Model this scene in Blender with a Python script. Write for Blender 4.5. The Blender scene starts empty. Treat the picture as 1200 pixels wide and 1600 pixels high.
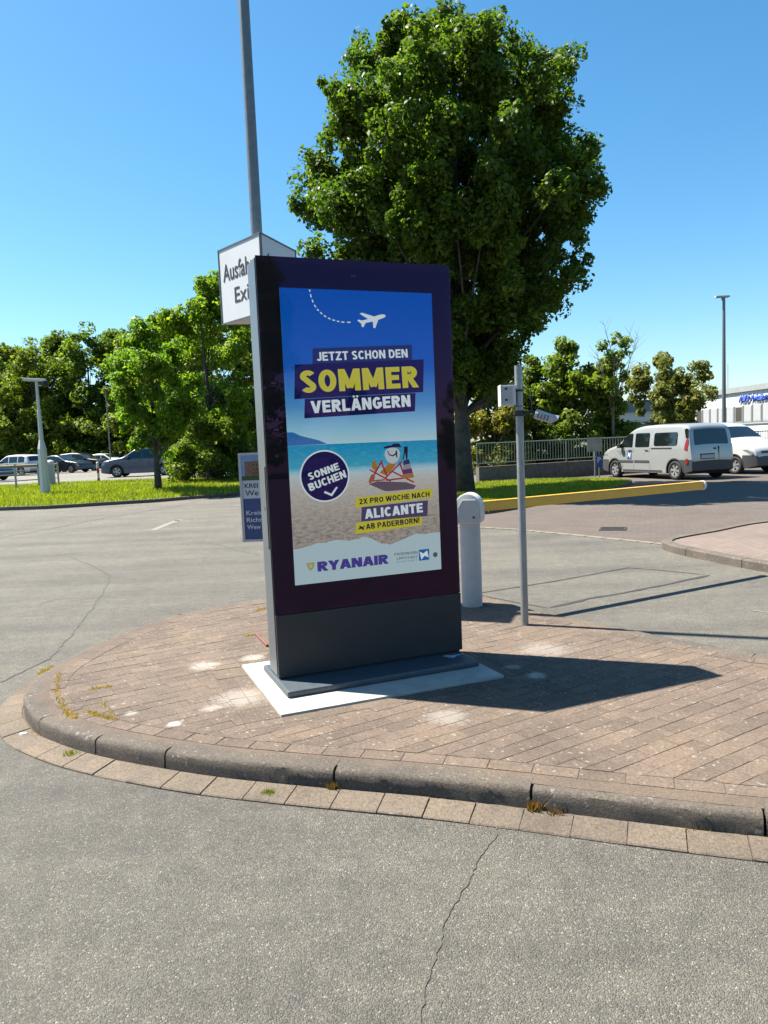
import bpy, bmesh, math, random
import numpy as np
from mathutils import Vector, Matrix

random.seed(7); RNG = np.random.default_rng(7)
scene = bpy.context.scene
COL = scene.collection
R = math.radians

# ------------------------------------------------------------------ camera
F_PX, PITCH, ROLL, CAM_H = 1177.09, 0.0908, -0.0424, 1.6
def cam_axes():
    f = np.array([0, math.cos(PITCH), -math.sin(PITCH)]); r = np.array([1., 0, 0]); u = np.cross(r, f)
    c, s = math.cos(ROLL), math.sin(ROLL)
    return c*r+s*u, -s*r+c*u, f
AR, AU, AF = cam_axes()
cd = bpy.data.cameras.new('camera'); cam = bpy.data.objects.new('camera', cd); COL.objects.link(cam)
cd.sensor_fit = 'HORIZONTAL'; cd.sensor_width = 36.0; cd.lens = 36.0*F_PX/1200.0
cd.clip_start = 0.05; cd.clip_end = 3000
M = Matrix(((AR[0], AU[0], -AF[0], 0), (AR[1], AU[1], -AF[1], 0), (AR[2], AU[2], -AF[2], CAM_H), (0, 0, 0, 1)))
cam.matrix_world = M
scene.camera = cam
# ------------------------------------------------------------------ sky, sun, exposure
SUN_EL, SUN_DX, SUN_DY = R(58), -0.930, 0.3665        # horizontal direction towards the sun
world = bpy.data.worlds.new('World'); scene.world = world; world.use_nodes = True
wn = world.node_tree; bg = wn.nodes['Background']
sk = wn.nodes.new('ShaderNodeTexSky'); sk.sky_type = 'NISHITA'; sk.sun_disc = False
sk.sun_elevation = SUN_EL; sk.sun_rotation = math.atan2(SUN_DX, SUN_DY)
sk.altitude = 0; sk.air_density = 1.0; sk.dust_density = 0.6; sk.ozone_density = 4.0
hs = wn.nodes.new('ShaderNodeHueSaturation'); hs.inputs['Saturation'].default_value = 1.25; hs.inputs['Hue'].default_value = .488; hs.inputs['Value'].default_value = 1.0
wn.links.new(sk.outputs[0], hs.inputs['Color']); wn.links.new(hs.outputs[0], bg.inputs[0]); bg.inputs[1].default_value = 0.057
sl = bpy.data.lights.new('sun', 'SUN'); sl.energy = 5.0; sl.angle = R(0.53); sl.color = (1.0, 0.94, 0.83)
so = bpy.data.objects.new('sun', sl); COL.objects.link(so)
sd = Vector((SUN_DX*math.cos(SUN_EL), SUN_DY*math.cos(SUN_EL), math.sin(SUN_EL)))
so.rotation_euler = sd.to_track_quat('Z', 'Y').to_euler(); so.location = (-20, 10, 40)
vs = scene.view_settings
vs.view_transform = 'Standard'; vs.look = 'None'; vs.gamma = 1.0; vs.use_curve_mapping = False
vs.exposure = 1.82

# ------------------------------------------------------------------ pixel -> place
def ray(x, y): return AF + AR*(x-600)/F_PX + AU*(800-y)/F_PX
def un(x, y, z=0.0):
    d = ray(x, y); t = (z-CAM_H)/d[2]
    return Vector((d[0]*t, d[1]*t, z))
def at(x, y, Y):
    d = ray(x, y); t = Y/d[1]
    return Vector((d[0]*t, Y, CAM_H+d[2]*t))

# ------------------------------------------------------------------ materials
MATS = {}
ALB = .64          # the exposure is set for bright sun: surfaces keep real, fairly dark reflectances
def nodes_of(m):
    nt = m.node_tree; return nt, nt.nodes, nt.links
def pm(name, col, rough=0.6, metal=0.0, spec=0.5, var=0.0, vscale=8.0, bump=0.0, bscale=60.0, coat=0.0, tint=None):
    if name in MATS: return MATS[name]
    col = tuple(c*ALB for c in col)
    m = bpy.data.materials.new(name); m.use_nodes = True; nt, N, L = nodes_of(m); b = N['Principled BSDF']
    b.inputs['Base Color'].default_value = (*col, 1); b.inputs['Roughness'].default_value = rough
    b.inputs['Metallic'].default_value = metal; b.inputs['Specular IOR Level'].default_value = spec
    if coat: b.inputs['Coat Weight'].default_value = coat; b.inputs['Coat Roughness'].default_value = 0.04
    if tint: b.inputs['Specular Tint'].default_value = (*tint, 1)
    if var or bump:
        g = N.new('ShaderNodeNewGeometry')
    if var:
        n = N.new('ShaderNodeTexNoise'); n.inputs['Scale'].default_value = vscale; n.inputs['Detail'].default_value = 6
        n.inputs['Roughness'].default_value = 0.65
        L.new(g.outputs['Position'], n.inputs['Vector'])
        r = N.new('ShaderNodeValToRGB'); lo = [c*(1-var) for c in col]; hi = [min(1, c*(1+var)) for c in col]
        r.color_ramp.elements[0].position = 0.3; r.color_ramp.elements[0].color = (*lo, 1)
        r.color_ramp.elements[1].position = 0.7; r.color_ramp.elements[1].color = (*hi, 1)
        L.new(n.outputs['Fac'], r.inputs[0]); L.new(r.outputs[0], b.inputs['Base Color'])
    if bump:
        n2 = N.new('ShaderNodeTexNoise'); n2.inputs['Scale'].default_value = bscale; n2.inputs['Detail'].default_value = 4
        L.new(g.outputs['Position'], n2.inputs['Vector'])
        bp = N.new('ShaderNodeBump'); bp.inputs['Strength'].default_value = bump; bp.inputs['Distance'].default_value = 0.01
        L.new(n2.outputs['Fac'], bp.inputs['Height']); L.new(bp.outputs[0], b.inputs['Normal'])
    MATS[name] = m; return m
def em(name, col, strength=1.0):
    if name in MATS: return MATS[name]
    m = bpy.data.materials.new(name); m.use_nodes = True; nt, N, L = nodes_of(m)
    N.remove(N['Principled BSDF']); e = N.new('ShaderNodeEmission')
    e.inputs[0].default_value = (*col, 1); e.inputs[1].default_value = strength
    L.new(e.outputs[0], N['Material Output'].inputs[0]); MATS[name] = m; return m

def ramp(N, stops, mode='LINEAR'):
    r = N.new('ShaderNodeValToRGB'); e = r.color_ramp; e.interpolation = mode
    e.elements[0].position = stops[0][0]; e.elements[0].color = (*stops[0][1], 1)
    e.elements[1].position = stops[-1][0]; e.elements[1].color = (*stops[-1][1], 1)
    for p, c in stops[1:-1]:
        k = e.elements.new(p); k.color = (*c, 1)
    return r
def mixc(N, L, a, b, fac, blend='MIX'):
    m = N.new('ShaderNodeMix'); m.data_type = 'RGBA'; m.blend_type = blend
    for sock, v in ((m.inputs[6], a), (m.inputs[7], b)):
        if hasattr(v, 'links'): L.new(v, sock)
        else: sock.default_value = (*v, 1)
    if hasattr(fac, 'links'): L.new(fac, m.inputs[0])
    else: m.inputs[0].default_value = fac
    return m.outputs[2]
def noise(N, L, vec, scale, detail=4, rough=0.6):
    n = N.new('ShaderNodeTexNoise'); n.inputs['Scale'].default_value = scale; n.inputs['Detail'].default_value = detail
    n.inputs['Roughness'].default_value = rough; L.new(vec, n.inputs['Vector']); return n.outputs['Fac']
def voro(N, L, vec, scale, feature='F1'):
    n = N.new('ShaderNodeTexVoronoi'); n.feature = feature; n.inputs['Scale'].default_value = scale
    L.new(vec, n.inputs['Vector']); return n

def make_asphalt(name, base, warm, agg=150.0):
    m = bpy.data.materials.new(name); m.use_nodes = True; nt, N, L = nodes_of(m); b = N['Principled BSDF']
    g = N.new('ShaderNodeNewGeometry'); P = g.outputs['Position']
    v = voro(N, L, P, agg)
    w = N.new('ShaderNodeTexWhiteNoise'); L.new(v.outputs['Color'], w.inputs['Vector'])
    r = ramp(N, [(0, tuple(c*.7 for c in base)), (.45, base), (.8, tuple(c*1.25 for c in base)), (.95, (warm[0]*1.3, warm[1]*1.25, warm[2]*1.2)), (1, (.26, .25, .225))])
    L.new(w.outputs['Value'], r.inputs[0])
    big = noise(N, L, P, 0.55, 8, .72); rb = ramp(N, [(.3, (.74, .74, .76)), (.5, (1, 1, 1)), (.7, (1.2, 1.18, 1.12))]); L.new(big, rb.inputs[0])
    c = mixc(N, L, r.outputs[0], rb.outputs[0], 1.0, 'MULTIPLY')
    mid = noise(N, L, P, 9, 5, .7); rm = ramp(N, [(.35, (.86, .86, .86)), (.65, (1.1, 1.1, 1.09))]); L.new(mid, rm.inputs[0])
    c = mixc(N, L, c, rm.outputs[0], 1.0, 'MULTIPLY')
    mpp = N.new('ShaderNodeMapping'); mpp.inputs['Rotation'].default_value[2] = R(17); mpp.inputs['Scale'].default_value = (.10, 1.1, 1); L.new(P, mpp.inputs[0])
    tk = noise(N, L, mpp.outputs[0], 1.3, 5, .6); rtk = ramp(N, [(.35, (.84, .84, .85)), (.6, (1.08, 1.08, 1.06))]); L.new(tk, rtk.inputs[0]); c = mixc(N, L, c, rtk.outputs[0], 1.0, 'MULTIPLY')
    vo = voro(N, L, P, .9); ro_ = ramp(N, [(.0, (.62, .62, .62)), (.07, (.8, .8, .8)), (.13, (1, 1, 1)), (1, (1, 1, 1))]); mo = N.new('ShaderNodeMath'); mo.operation = 'MULTIPLY_ADD'; L.new(noise(N, L, P, 14, 5, .7), mo.inputs[0]); mo.inputs[1].default_value = .16; L.new(vo.outputs['Distance'], mo.inputs[2])
    L.new(mo.outputs[0], ro_.inputs[0]); c = mixc(N, L, c, ro_.outputs[0], 1.0, 'MULTIPLY')
    L.new(c, b.inputs['Base Color']); b.inputs['Roughness'].default_value = .82; b.inputs['Specular IOR Level'].default_value = .35
    fine = noise(N, L, P, 260, 3, .7)
    ma = N.new('ShaderNodeMath'); ma.operation = 'MULTIPLY_ADD'; ma.inputs[1].default_value = -1.0
    L.new(v.outputs['Distance'], ma.inputs[0]); L.new(fine, ma.inputs[2])
    bp = N.new('ShaderNodeBump'); bp.inputs['Strength'].default_value = .9; bp.inputs['Distance'].default_value = .008
    L.new(ma.outputs[0], bp.inputs['Height']); L.new(bp.outputs[0], b.inputs['Normal'])
    MATS[name] = m; return m

def make_stone(name, base, var=.22, specks=.5, stains=(), bump=.5, island=True, yellow=0.0):
    """weathered concrete stone: per-piece tone, grain, lichen specks, pale spill stains at given places"""
    m = bpy.data.materials.new(name); m.use_nodes = True; nt, N, L = nodes_of(m); b = N['Principled BSDF']
    g = N.new('ShaderNodeNewGeometry'); P = g.outputs['Position']; oi = N.new('ShaderNodeObjectInfo')
    ad = N.new('ShaderNodeMath'); ad.operation = 'ADD'; L.new(oi.outputs['Random'], ad.inputs[0]); L.new(g.outputs['Random Per Island'], ad.inputs[1])
    fr = N.new('ShaderNodeMath'); fr.operation = 'FRACT'; L.new(ad.outputs[0], fr.inputs[0])
    rt = ramp(N, [(0, tuple(c*(1-var) for c in base)), (.5, base), (1, (base[0]*(1+var*.8), base[1]*(1+var*.7), base[2]*(1+var*.6)))])
    L.new(fr.outputs[0], rt.inputs[0]); c = rt.outputs[0]
    big = noise(N, L, P, 2.2, 8, .75); rb = ramp(N, [(.3, (.72, .72, .74)), (.5, (1, 1, 1)), (.7, (1.28, 1.24, 1.14))]); L.new(big, rb.inputs[0])
    c = mixc(N, L, c, rb.outputs[0], 1.0, 'MULTIPLY')
    gr = noise(N, L, P, 75, 6, .85); rg = ramp(N, [(.33, (.50, .49, .50)), (.5, (1, 1, 1)), (.68, (1.55, 1.5, 1.42))]); L.new(gr, rg.inputs[0])
    c = mixc(N, L, c, rg.outputs[0], 1.0, 'MULTIPLY')
    if specks:
        nv = N.new('ShaderNodeTexNoise'); nv.inputs['Scale'].default_value = 30; L.new(P, nv.inputs['Vector'])
        mv = N.new('ShaderNodeVectorMath'); mv.operation = 'MULTIPLY_ADD'; L.new(nv.outputs['Color'], mv.inputs[0]); mv.inputs[1].default_value = (.05, .05, .05); L.new(P, mv.inputs[2])
        v = voro(N, L, mv.outputs[0], 34); wn_ = N.new('ShaderNodeTexWhiteNoise'); L.new(v.outputs['Color'], wn_.inputs['Vector'])
        th = N.new('ShaderNodeMath'); th.operation = 'MULTIPLY'; L.new(wn_.outputs['Value'], th.inputs[0]); th.inputs[1].default_value = .30*specks*2
        lt = N.new('ShaderNodeMath'); lt.operation = 'LESS_THAN'; L.new(v.outputs['Distance'], lt.inputs[0]); 
        sb = N.new('ShaderNodeMath'); sb.operation = 'SUBTRACT'; L.new(th.outputs[0], sb.inputs[0]); sb.inputs[1].default_value = .14*specks*2
        L.new(sb.outputs[0], lt.inputs[1])
        sm = N.new('ShaderNodeMath'); sm.operation = 'MULTIPLY'; L.new(lt.outputs[0], sm.inputs[0]); sm.inputs[1].default_value = .42
        c = mixc(N, L, c, (.30, .28, .25), sm.outputs[0])
    for (sx, sy, rad, amt) in stains:
        vm = N.new('ShaderNodeVectorMath'); vm.operation = 'SUBTRACT'; L.new(P, vm.inputs[0]); vm.inputs[1].default_value = (sx, sy, .11)
        ln = N.new('ShaderNodeVectorMath'); ln.operation = 'LENGTH'; L.new(vm.outputs[0], ln.inputs[0])
        nn = noise(N, L, P, 22, 6, .75)
        a = N.new('ShaderNodeMath'); a.operation = 'MULTIPLY_ADD'; L.new(nn, a.inputs[0]); a.inputs[1].default_value = rad*1.6; L.new(ln.outputs['Value'], a.inputs[2])
        mr = N.new('ShaderNodeMapRange'); mr.interpolation_type = 'SMOOTHSTEP'; L.new(a.outputs[0], mr.inputs['Value'])
        mr.inputs['From Min'].default_value = rad*1.9; mr.inputs['From Max'].default_value = rad*1.1
        mr.inputs['To Min'].default_value = 0; mr.inputs['To Max'].default_value = amt
        c = mixc(N, L, c, (.36, .34, .31), mr.outputs[0])
    L.new(c, b.inputs['Base Color']); b.inputs['Roughness'].default_value = .88; b.inputs['Specular IOR Level'].default_value = .3
    hh = noise(N, L, P, 120, 5, .75)
    bp = N.new('ShaderNodeBump'); bp.inputs['Strength'].default_value = bump; bp.inputs['Distance'].default_value = .008
    L.new(hh, bp.inputs['Height']); L.new(bp.outputs[0], b.inputs['Normal'])
    MATS[name] = m; return m

def make_leaf(name, c0, c1, trans=.35):
    m = bpy.data.materials.new(name); m.use_nodes = True; nt, N, L = nodes_of(m); b = N['Principled BSDF']
    g = N.new('ShaderNodeNewGeometry'); oi = N.new('ShaderNodeObjectInfo')
    r = ramp(N, [(0, c0), (.75, c1), (1, (c1[0]*1.5, c1[1]*1.25, c1[2]*1.1))]); L.new(g.outputs['Random Per Island'], r.inputs[0])
    n = noise(N, L, g.outputs['Position'], .55, 3); rn = ramp(N, [(.3, (.82, .86, .9)), (.7, (1.2, 1.12, 1.0))]); L.new(n, rn.inputs[0])
    c = mixc(N, L, r.outputs[0], rn.outputs[0], 1.0, 'MULTIPLY')
    ro = ramp(N, [(0, (.82, .92, .9)), (.5, (1, 1, 1)), (1, (1.25, 1.1, .85))]); L.new(oi.outputs['Random'], ro.inputs[0]); c = mixc(N, L, c, ro.outputs[0], 1.0, 'MULTIPLY')
    L.new(c, b.inputs['Base Color']); b.inputs['Roughness'].default_value = .5; b.inputs['Specular IOR Level'].default_value = .2
    t = N.new('ShaderNodeBsdfTranslucent'); tc = mixc(N, L, c, (1.5, 1.7, .55), 1.0, 'MULTIPLY'); L.new(tc, t.inputs[0])
    ms = N.new('ShaderNodeMixShader'); ms.inputs[0].default_value = trans
    L.new(b.outputs[0], ms.inputs[1]); L.new(t.outputs[0], ms.inputs[2]); L.new(ms.outputs[0], N['Material Output'].inputs[0])
    MATS[name] = m; return m

def make_brickpave(name, c1, c2, mortar, scale, angle):
    m = bpy.data.materials.new(name); m.use_nodes = True; nt, N, L = nodes_of(m); b = N['Principled BSDF']
    g = N.new('ShaderNodeNewGeometry'); mp = N.new('ShaderNodeMapping'); mp.inputs['Rotation'].default_value[2] = angle
    L.new(g.outputs['Position'], mp.inputs[0])
    br = N.new('ShaderNodeTexBrick'); L.new(mp.outputs[0], br.inputs['Vector']); br.inputs['Scale'].default_value = scale
    br.inputs['Color1'].default_value = (*c1, 1); br.inputs['Color2'].default_value = (*c2, 1); br.inputs['Mortar'].default_value = (*mortar, 1)
    br.inputs['Mortar Size'].default_value = .012; br.inputs['Brick Width'].default_value = .5; br.inputs['Row Height'].default_value = .25
    big = noise(N, L, g.outputs['Position'], .8, 6, .7); rb = ramp(N, [(.3, (.82, .82, .82)), (.7, (1.15, 1.13, 1.1))]); L.new(big, rb.inputs[0])
    c = mixc(N, L, br.outputs['Color'], rb.outputs[0], 1.0, 'MULTIPLY')
    fi = noise(N, L, g.outputs['Position'], 60, 4, .7); rf = ramp(N, [(.3, (.8, .8, .8)), (.7, (1.2, 1.2, 1.2))]); L.new(fi, rf.inputs[0])
    c = mixc(N, L, c, rf.outputs[0], 1.0, 'MULTIPLY')
    L.new(c, b.inputs['Base Color']); b.inputs['Roughness'].default_value = .88
    MATS[name] = m; return m

A_ROAD = make_asphalt('asphalt', (.101, .0955, .084), (.122, .105, .086), 190.0)
A_PARK = make_asphalt('car_park_asphalt', (.13, .127, .115), (.145, .13, .115), 80)
STAINS = [tuple(un(273, 1131, .11)[:2])+(.05, .75), tuple(un(318, 1040, .11)[:2])+(.13, .45), tuple(un(395, 1028, .11)[:2])+(.11, .45),
          tuple(un(838, 1055, .11)[:2])+(.08, .8), tuple(un(800, 1042, .11)[:2])+(.07, .45), tuple(un(205, 1114, .11)[:2])+(.05, .45),
          tuple(un(330, 1106, .11)[:2])+(.07, .4), tuple(un(375, 1090, .11)[:2])+(.2, .35), tuple(un(700, 1120, .11)[:2])+(.14, .3), tuple(un(850, 1015, .11)[:2])+(.22, .25)]
S_BRICK = make_stone('weathered_paver', (.104, .079, .062), .15, 1.0, STAINS)
S_KERB = make_stone('weathered_kerb', (.094, .080, .067), .06, 1.0, (), 1.0)
S_GUT = make_stone('gutter_paver', (.122, .099, .077), .10, .4, (), .9)
S_BED = make_stone('joint_sand', (.088, .068, .053), .1, 0, (), .6)
S_PAD = pm('white_concrete', (.48, .46, .41), .8, var=.22, vscale=7, bump=.25, bscale=90)
C_WALL = pm('old_concrete', (.16, .145, .125), .9, var=.35, vscale=5, bump=.3, bscale=30)
ANTH = pm('anthracite_powdercoat', (.034, .038, .044), .5, 0.0, .35, var=.08, vscale=5, bump=.04, bscale=500)
ANTH_S = pm('grey_powdercoat', (.115, .135, .15), .38, 0.0, .5, var=.06, vscale=4, bump=.03, bscale=500)
BASEP = pm('base_plate_steel', (.075, .095, .115), .45, 0.0, .5, var=.18, vscale=18)
GALV = pm('galvanised_steel', (.36, .385, .40), .42, .55, .5, var=.16, vscale=22, bump=.05, bscale=120)
GALVD = pm('weathered_galvanised_steel', (.22, .245, .26), .45, .45, .5, var=.16, vscale=16, bump=.05, bscale=120)
WPAINT = pm('white_paint', (.74, .74, .73), .45, var=.05, vscale=12)
LGREY = pm('light_grey_paint', (.52, .53, .55), .5, var=.06, vscale=10)
BPLAST = pm('black_plastic', (.02, .02, .022), .5)
RAILGR = pm('grey_green_rail_paint', (.20, .27, .25), .5, var=.1, vscale=6)
YELLOW = pm('yellow_ochre_paint', (.95, .52, .055), .45, var=.08, vscale=9)
BARK = pm('bark', (.085, .075, .062), .95, var=.5, vscale=5, bump=1.0, bscale=16)
BARKB = pm('dry_branch', (.25, .20, .15), .9, var=.2)
CRACKM = pm('road_crack', (.095, .091, .081), .9, var=.4, vscale=25)
TAR = pm('tar_seam', (.035, .034, .032), .75, var=.3, vscale=20)
LEAF_BIG = make_leaf('maple_leaf', (.032, .068, .012), (.070, .124, .020), .45)
LEAF_W = make_leaf('woodland_leaf', (.060, .098, .014), (.125, .172, .024), .47)
LEAF_Y = make_leaf('young_leaf', (.085, .15, .012), (.15, .22, .022), .5)
LEAF_R = make_leaf('olive_leaf', (.065, .09, .02), (.14, .15, .045), .4)
GRASSM = make_leaf('grass_blade', (.12, .16, .016), (.21, .25, .03), .4)
TURF = pm('turf', (.085, .13, .02), .95, var=.35, vscale=3, bump=.8, bscale=30)
EARTH = pm('earth', (.07, .07, .035), .95, var=.4, vscale=.6)

# ------------------------------------------------------------------ mesh helpers
class MB:
    def __init__(s): s.v = []; s.f = []
    def add(s, vs, fs):
        o = len(s.v); s.v += [tuple(v) for v in vs]; s.f += [tuple(i+o for i in f) for f in fs]; return s
    def box(s, x0, x1, y0, y1, z0, z1):
        return s.add([(x0, y0, z0), (x1, y0, z0), (x1, y1, z0), (x0, y1, z0), (x0, y0, z1), (x1, y0, z1), (x1, y1, z1), (x0, y1, z1)],
                     [(0, 3, 2, 1), (4, 5, 6, 7), (0, 1, 5, 4), (1, 2, 6, 5), (2, 3, 7, 6), (3, 0, 4, 7)])
    def prism(s, poly, z0, z1, ch=0.0):
        n = len(poly); a = sum(poly[i][0]*poly[(i+1) % n][1]-poly[(i+1) % n][0]*poly[i][1] for i in range(n))
        if a < 0: poly = poly[::-1]
        vs = [(p[0], p[1], z0) for p in poly]; fs = [tuple(range(n-1, -1, -1))]
        if ch:
            cx = sum(p[0] for p in poly)/n; cy = sum(p[1] for p in poly)/n
            vs += [(p[0], p[1], z1-ch) for p in poly]
            ins = []
            for p in poly:
                d = math.hypot(p[0]-cx, p[1]-cy) or 1; k = max(0, 1-ch*1.3/d); ins.append((cx+(p[0]-cx)*k, cy+(p[1]-cy)*k, z1))
            vs += ins
            for i in range(n):
                j = (i+1) % n; fs += [(i, j, n+j, n+i), (n+i, n+j, 2*n+j, 2*n+i)]
            fs.append(tuple(range(2*n, 3*n)))
        else:
            vs += [(p[0], p[1], z1) for p in poly]
            for i in range(n): j = (i+1) % n; fs.append((i, j, n+j, n+i))
            fs.append(tuple(range(n, 2*n)))
        return s.add(vs, fs)
    def tube(s, pts, rad, n=12, cap=True):
        pts = [Vector(p) for p in pts]; rads = rad if isinstance(rad, (list, tuple)) else [rad]*len(pts)
        rings = []; ref = None
        for i, p in enumerate(pts):
            t = (pts[min(i+1, len(pts)-1)]-pts[max(i-1, 0)]).normalized()
            if ref is None:
                ref = Vector((0, 0, 1)) if abs(t.z) < .9 else Vector((1, 0, 0))
            a = (ref - t*ref.dot(t)).normalized(); b = t.cross(a); ref = a
            rings.append([p + (a*math.cos(2*math.pi*k/n)+b*math.sin(2*math.pi*k/n))*rads[i] for k in range(n)])
        vs = [v for r in rings for v in r]; fs = []
        for i in range(len(pts)-1):
            for k in range(n):
                fs.append((i*n+k, i*n+(k+1) % n, (i+1)*n+(k+1) % n, (i+1)*n+k))
        if cap: fs += [tuple(range(n-1, -1, -1)), tuple(range((len(pts)-1)*n, len(pts)*n))]
        return s.add(vs, fs)
    def lathe(s, prof, c=(0, 0, 0), n=24):
        vs = []; fs = []
        for r, z in prof:
            vs += [(c[0]+r*math.cos(2*math.pi*k/n), c[1]+r*math.sin(2*math.pi*k/n), c[2]+z) for k in range(n)]
        for i in range(len(prof)-1):
            for k in range(n): fs.append((i*n+k, i*n+(k+1) % n, (i+1)*n+(k+1) % n, (i+1)*n+k))
        fs += [tuple(range(n-1, -1, -1)), tuple(range((len(prof)-1)*n, len(prof)*n))]
        return s.add(vs, fs)
    def mesh(s, name, smooth=False, bevel=0.0):
        me = bpy.data.meshes.new(name); me.from_pydata(s.v, [], s.f); me.validate()
        bm = bmesh.new(); bm.from_mesh(me)
        bmesh.ops.recalc_face_normals(bm, faces=bm.faces)
        if bevel:
            ed = [e for e in bm.edges if len(e.link_faces) == 2 and e.calc_face_angle(0) > .6]
            bmesh.ops.bevel(bm, geom=ed, offset=bevel, segments=2, affect='EDGES', profile=.6)
        bm.to_mesh(me); bm.free()
        if smooth: me.shade_smooth(); 
        return me
    def build(s, name, mat, parent=None, smooth=False, bevel=0.0):
        return link(name, s.mesh(name, smooth, bevel), mat, parent)
def link(name, me, mat, parent=None):
    if mat is not None and not me.materials: me.materials.append(mat)
    o = bpy.data.objects.new(name, me); COL.objects.link(o)
    if parent is not None: o.parent = parent
    return o
def auto_smooth(o, ang=35):
    me = o.data; me.shade_smooth()
    try: me.set_sharp_from_angle(angle=R(ang))
    except Exception: pass
    return o
def thing(name, label, cat, loc=(0, 0, 0), rz=0.0, group=None):
    o = bpy.data.objects.new(name, None); COL.objects.link(o); o.location = loc; o.rotation_euler = (0, 0, rz); o.empty_display_size = .1
    return tag(o, label, cat, group)
def tag(o, label=None, cat=None, group=None, kind=None):
    if label: o['label'] = label
    if cat: o['category'] = cat
    if group: o['group'] = group
    if kind: o['kind'] = kind
    return o
def catmull(pts, n=10, closed=True):
    out = []; m = len(pts)
    for i in range(m if closed else m-1):
        p0, p1, p2, p3 = (pts[(i-1) % m], pts[i], pts[(i+1) % m], pts[(i+2) % m]) if closed else (pts[max(i-1, 0)], pts[i], pts[i+1], pts[min(i+2, m-1)])
        for k in range(n):
            t = k/n
            out.append(tuple(.5*((2*p1[j])+(-p0[j]+p2[j])*t+(2*p0[j]-5*p1[j]+4*p2[j]-p3[j])*t*t+(-p0[j]+3*p1[j]-3*p2[j]+p3[j])*t**3) for j in range(2)))
    if not closed: out.append(tuple(pts[-1]))
    return out
def clip_half(poly, a, n, keep=1):
    """keep the side of the line through a where (p-a).n*keep <= 0"""
    out = []; m = len(poly)
    for i in range(m):
        p, q = poly[i], poly[(i+1) % m]
        dp = ((p[0]-a[0])*n[0]+(p[1]-a[1])*n[1])*keep; dq = ((q[0]-a[0])*n[0]+(q[1]-a[1])*n[1])*keep
        if dp <= 0: out.append(p)
        if (dp < 0 < dq) or (dq < 0 < dp):
            t = dp/(dp-dq); out.append((p[0]+(q[0]-p[0])*t, p[1]+(q[1]-p[1])*t))
    return out
def area(poly): return abs(sum(poly[i][0]*poly[(i+1) % len(poly)][1]-poly[(i+1) % len(poly)][0]*poly[i][1] for i in range(len(poly))))/2
def inside(pt, poly):
    c = False; n = len(poly)
    for i in range(n):
        a, b = poly[i], poly[(i+1) % n]
        if (a[1] > pt[1]) != (b[1] > pt[1]) and pt[0] < (b[0]-a[0])*(pt[1]-a[1])/(b[1]-a[1])+a[0]: c = not c
    return c
def sheet(name, poly, z, mat):
    mb = MB(); mb.add([(p[0], p[1], z if not callable(z) else z(*p)) for p in poly], [tuple(range(len(poly)))])
    o = mb.build(name, mat); return tag(o, kind='structure')

# ------------------------------------------------------------------ ground sheets
sheet('ground', [(-900, -900), (900, -900), (900, 900), (-900, 900)], -.05, EARTH)
road = sheet('road', [(-70, -70), (70, -70), (70, 24), (30, 34), (-70, 34)], 0.0, A_ROAD)
P_BROWN = make_brickpave('brown_block_paving', (.064, .050, .042), (.078, .062, .052), (.045, .037, .03), 2.5, R(20))
P_RED = make_brickpave('red_block_paving', (.120, .092, .078), (.140, .108, .092), (.075, .058, .048), 2.5, R(-40))
pv = [un(700, 820), un(755, 825), un(850, 832), un(1040, 851)]
paving = sheet('block_paving', [(-.6, 15.2)]+[(p.x, p.y) for p in pv[1:]]+[(4.6, 9.2), (14, 6), (34, 12), (40, 40), (9, 34), (.5, 26)], .004, P_BROWN)
# flush edging stones between asphalt and paving
em_pts = catmull([(-.6, 15.2)]+[(p.x, p.y) for p in pv[1:]], 8, False)
mb = MB()
for i in range(len(em_pts)-1):
    a, b = Vector(em_pts[i]), Vector(em_pts[i+1]); d = (b-a).normalized(); n = Vector((-d.y, d.x))*.06; a += d*.01; b -= d*.01
    mb.prism([tuple(a-n), tuple(b-n), tuple(b+n), tuple(a+n)], -.02, .012)
mb.build('edging_strip', pm('edging_concrete', (.22, .19, .15), .9, var=.2, vscale=12), paving)

# road markings and tar seams (real thin sheets lying on the road)
def strip(name, px, width, mat, parent, z=.004, jitter=0.0, world=None, step=.12):
    pts = [un(*p).to_2d() for p in px] if world is None else [Vector(p) for p in world]
    dense = []
    for i in range(len(pts)-1):
        k = max(2, int((pts[i+1]-pts[i]).length/step))
        for j in range(k): dense.append(pts[i].lerp(pts[i+1], j/k))
    dense.append(pts[-1]); rr = random.Random(len(px) if world is None else 3); vs = []; fs = []
    w0 = 0
    for i, p in enumerate(dense):
        t = (dense[min(i+1, len(dense)-1)]-dense[max(i-1, 0)]).normalized(); n = Vector((-t.y, t.x))
        w0 = w0*.7+rr.uniform(-jitter, jitter); w = width*(1+rr.uniform(-.45, .45)*(1 if jitter else 0))/2
        if jitter and (i in (0, len(dense)-1)): w *= .2
        q = p+n*w0
        vs += [(*(q+n*w), z), (*(q-n*w), z)]
    for i in range(len(dense)-1): fs.append((2*i, 2*i+1, 2*i+3, 2*i+2))
    return MB().add(vs, fs).build(name, mat, parent)
strip('tar_seam', [(700, 934), (755, 926), (870, 908), (985, 887)], .028, TAR, road, jitter=.006)
strip('tar_seam', [(975, 887), (1030, 891), (1105, 899)], .022, TAR, road, jitter=.006)
strip('tar_seam', [(1108, 899), (1060, 909), (1000, 922), (920, 936), (860, 950)], .045, TAR, road, jitter=.012)
strip('tar_seam', [(752, 931), (800, 940), (858, 951)], .022, TAR, road, jitter=.006)
strip('crack', [(-10, 1070), (30, 1052), (75, 1030), (108, 995), (140, 955), (165, 920), (172, 900), (145, 885), (105, 868)], .016, CRACKM, road, jitter=.012, step=.05)
strip('crack', [(60, 945), (85, 937), (148, 934)], .012, CRACKM, road, jitter=.01, step=.05)
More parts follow.
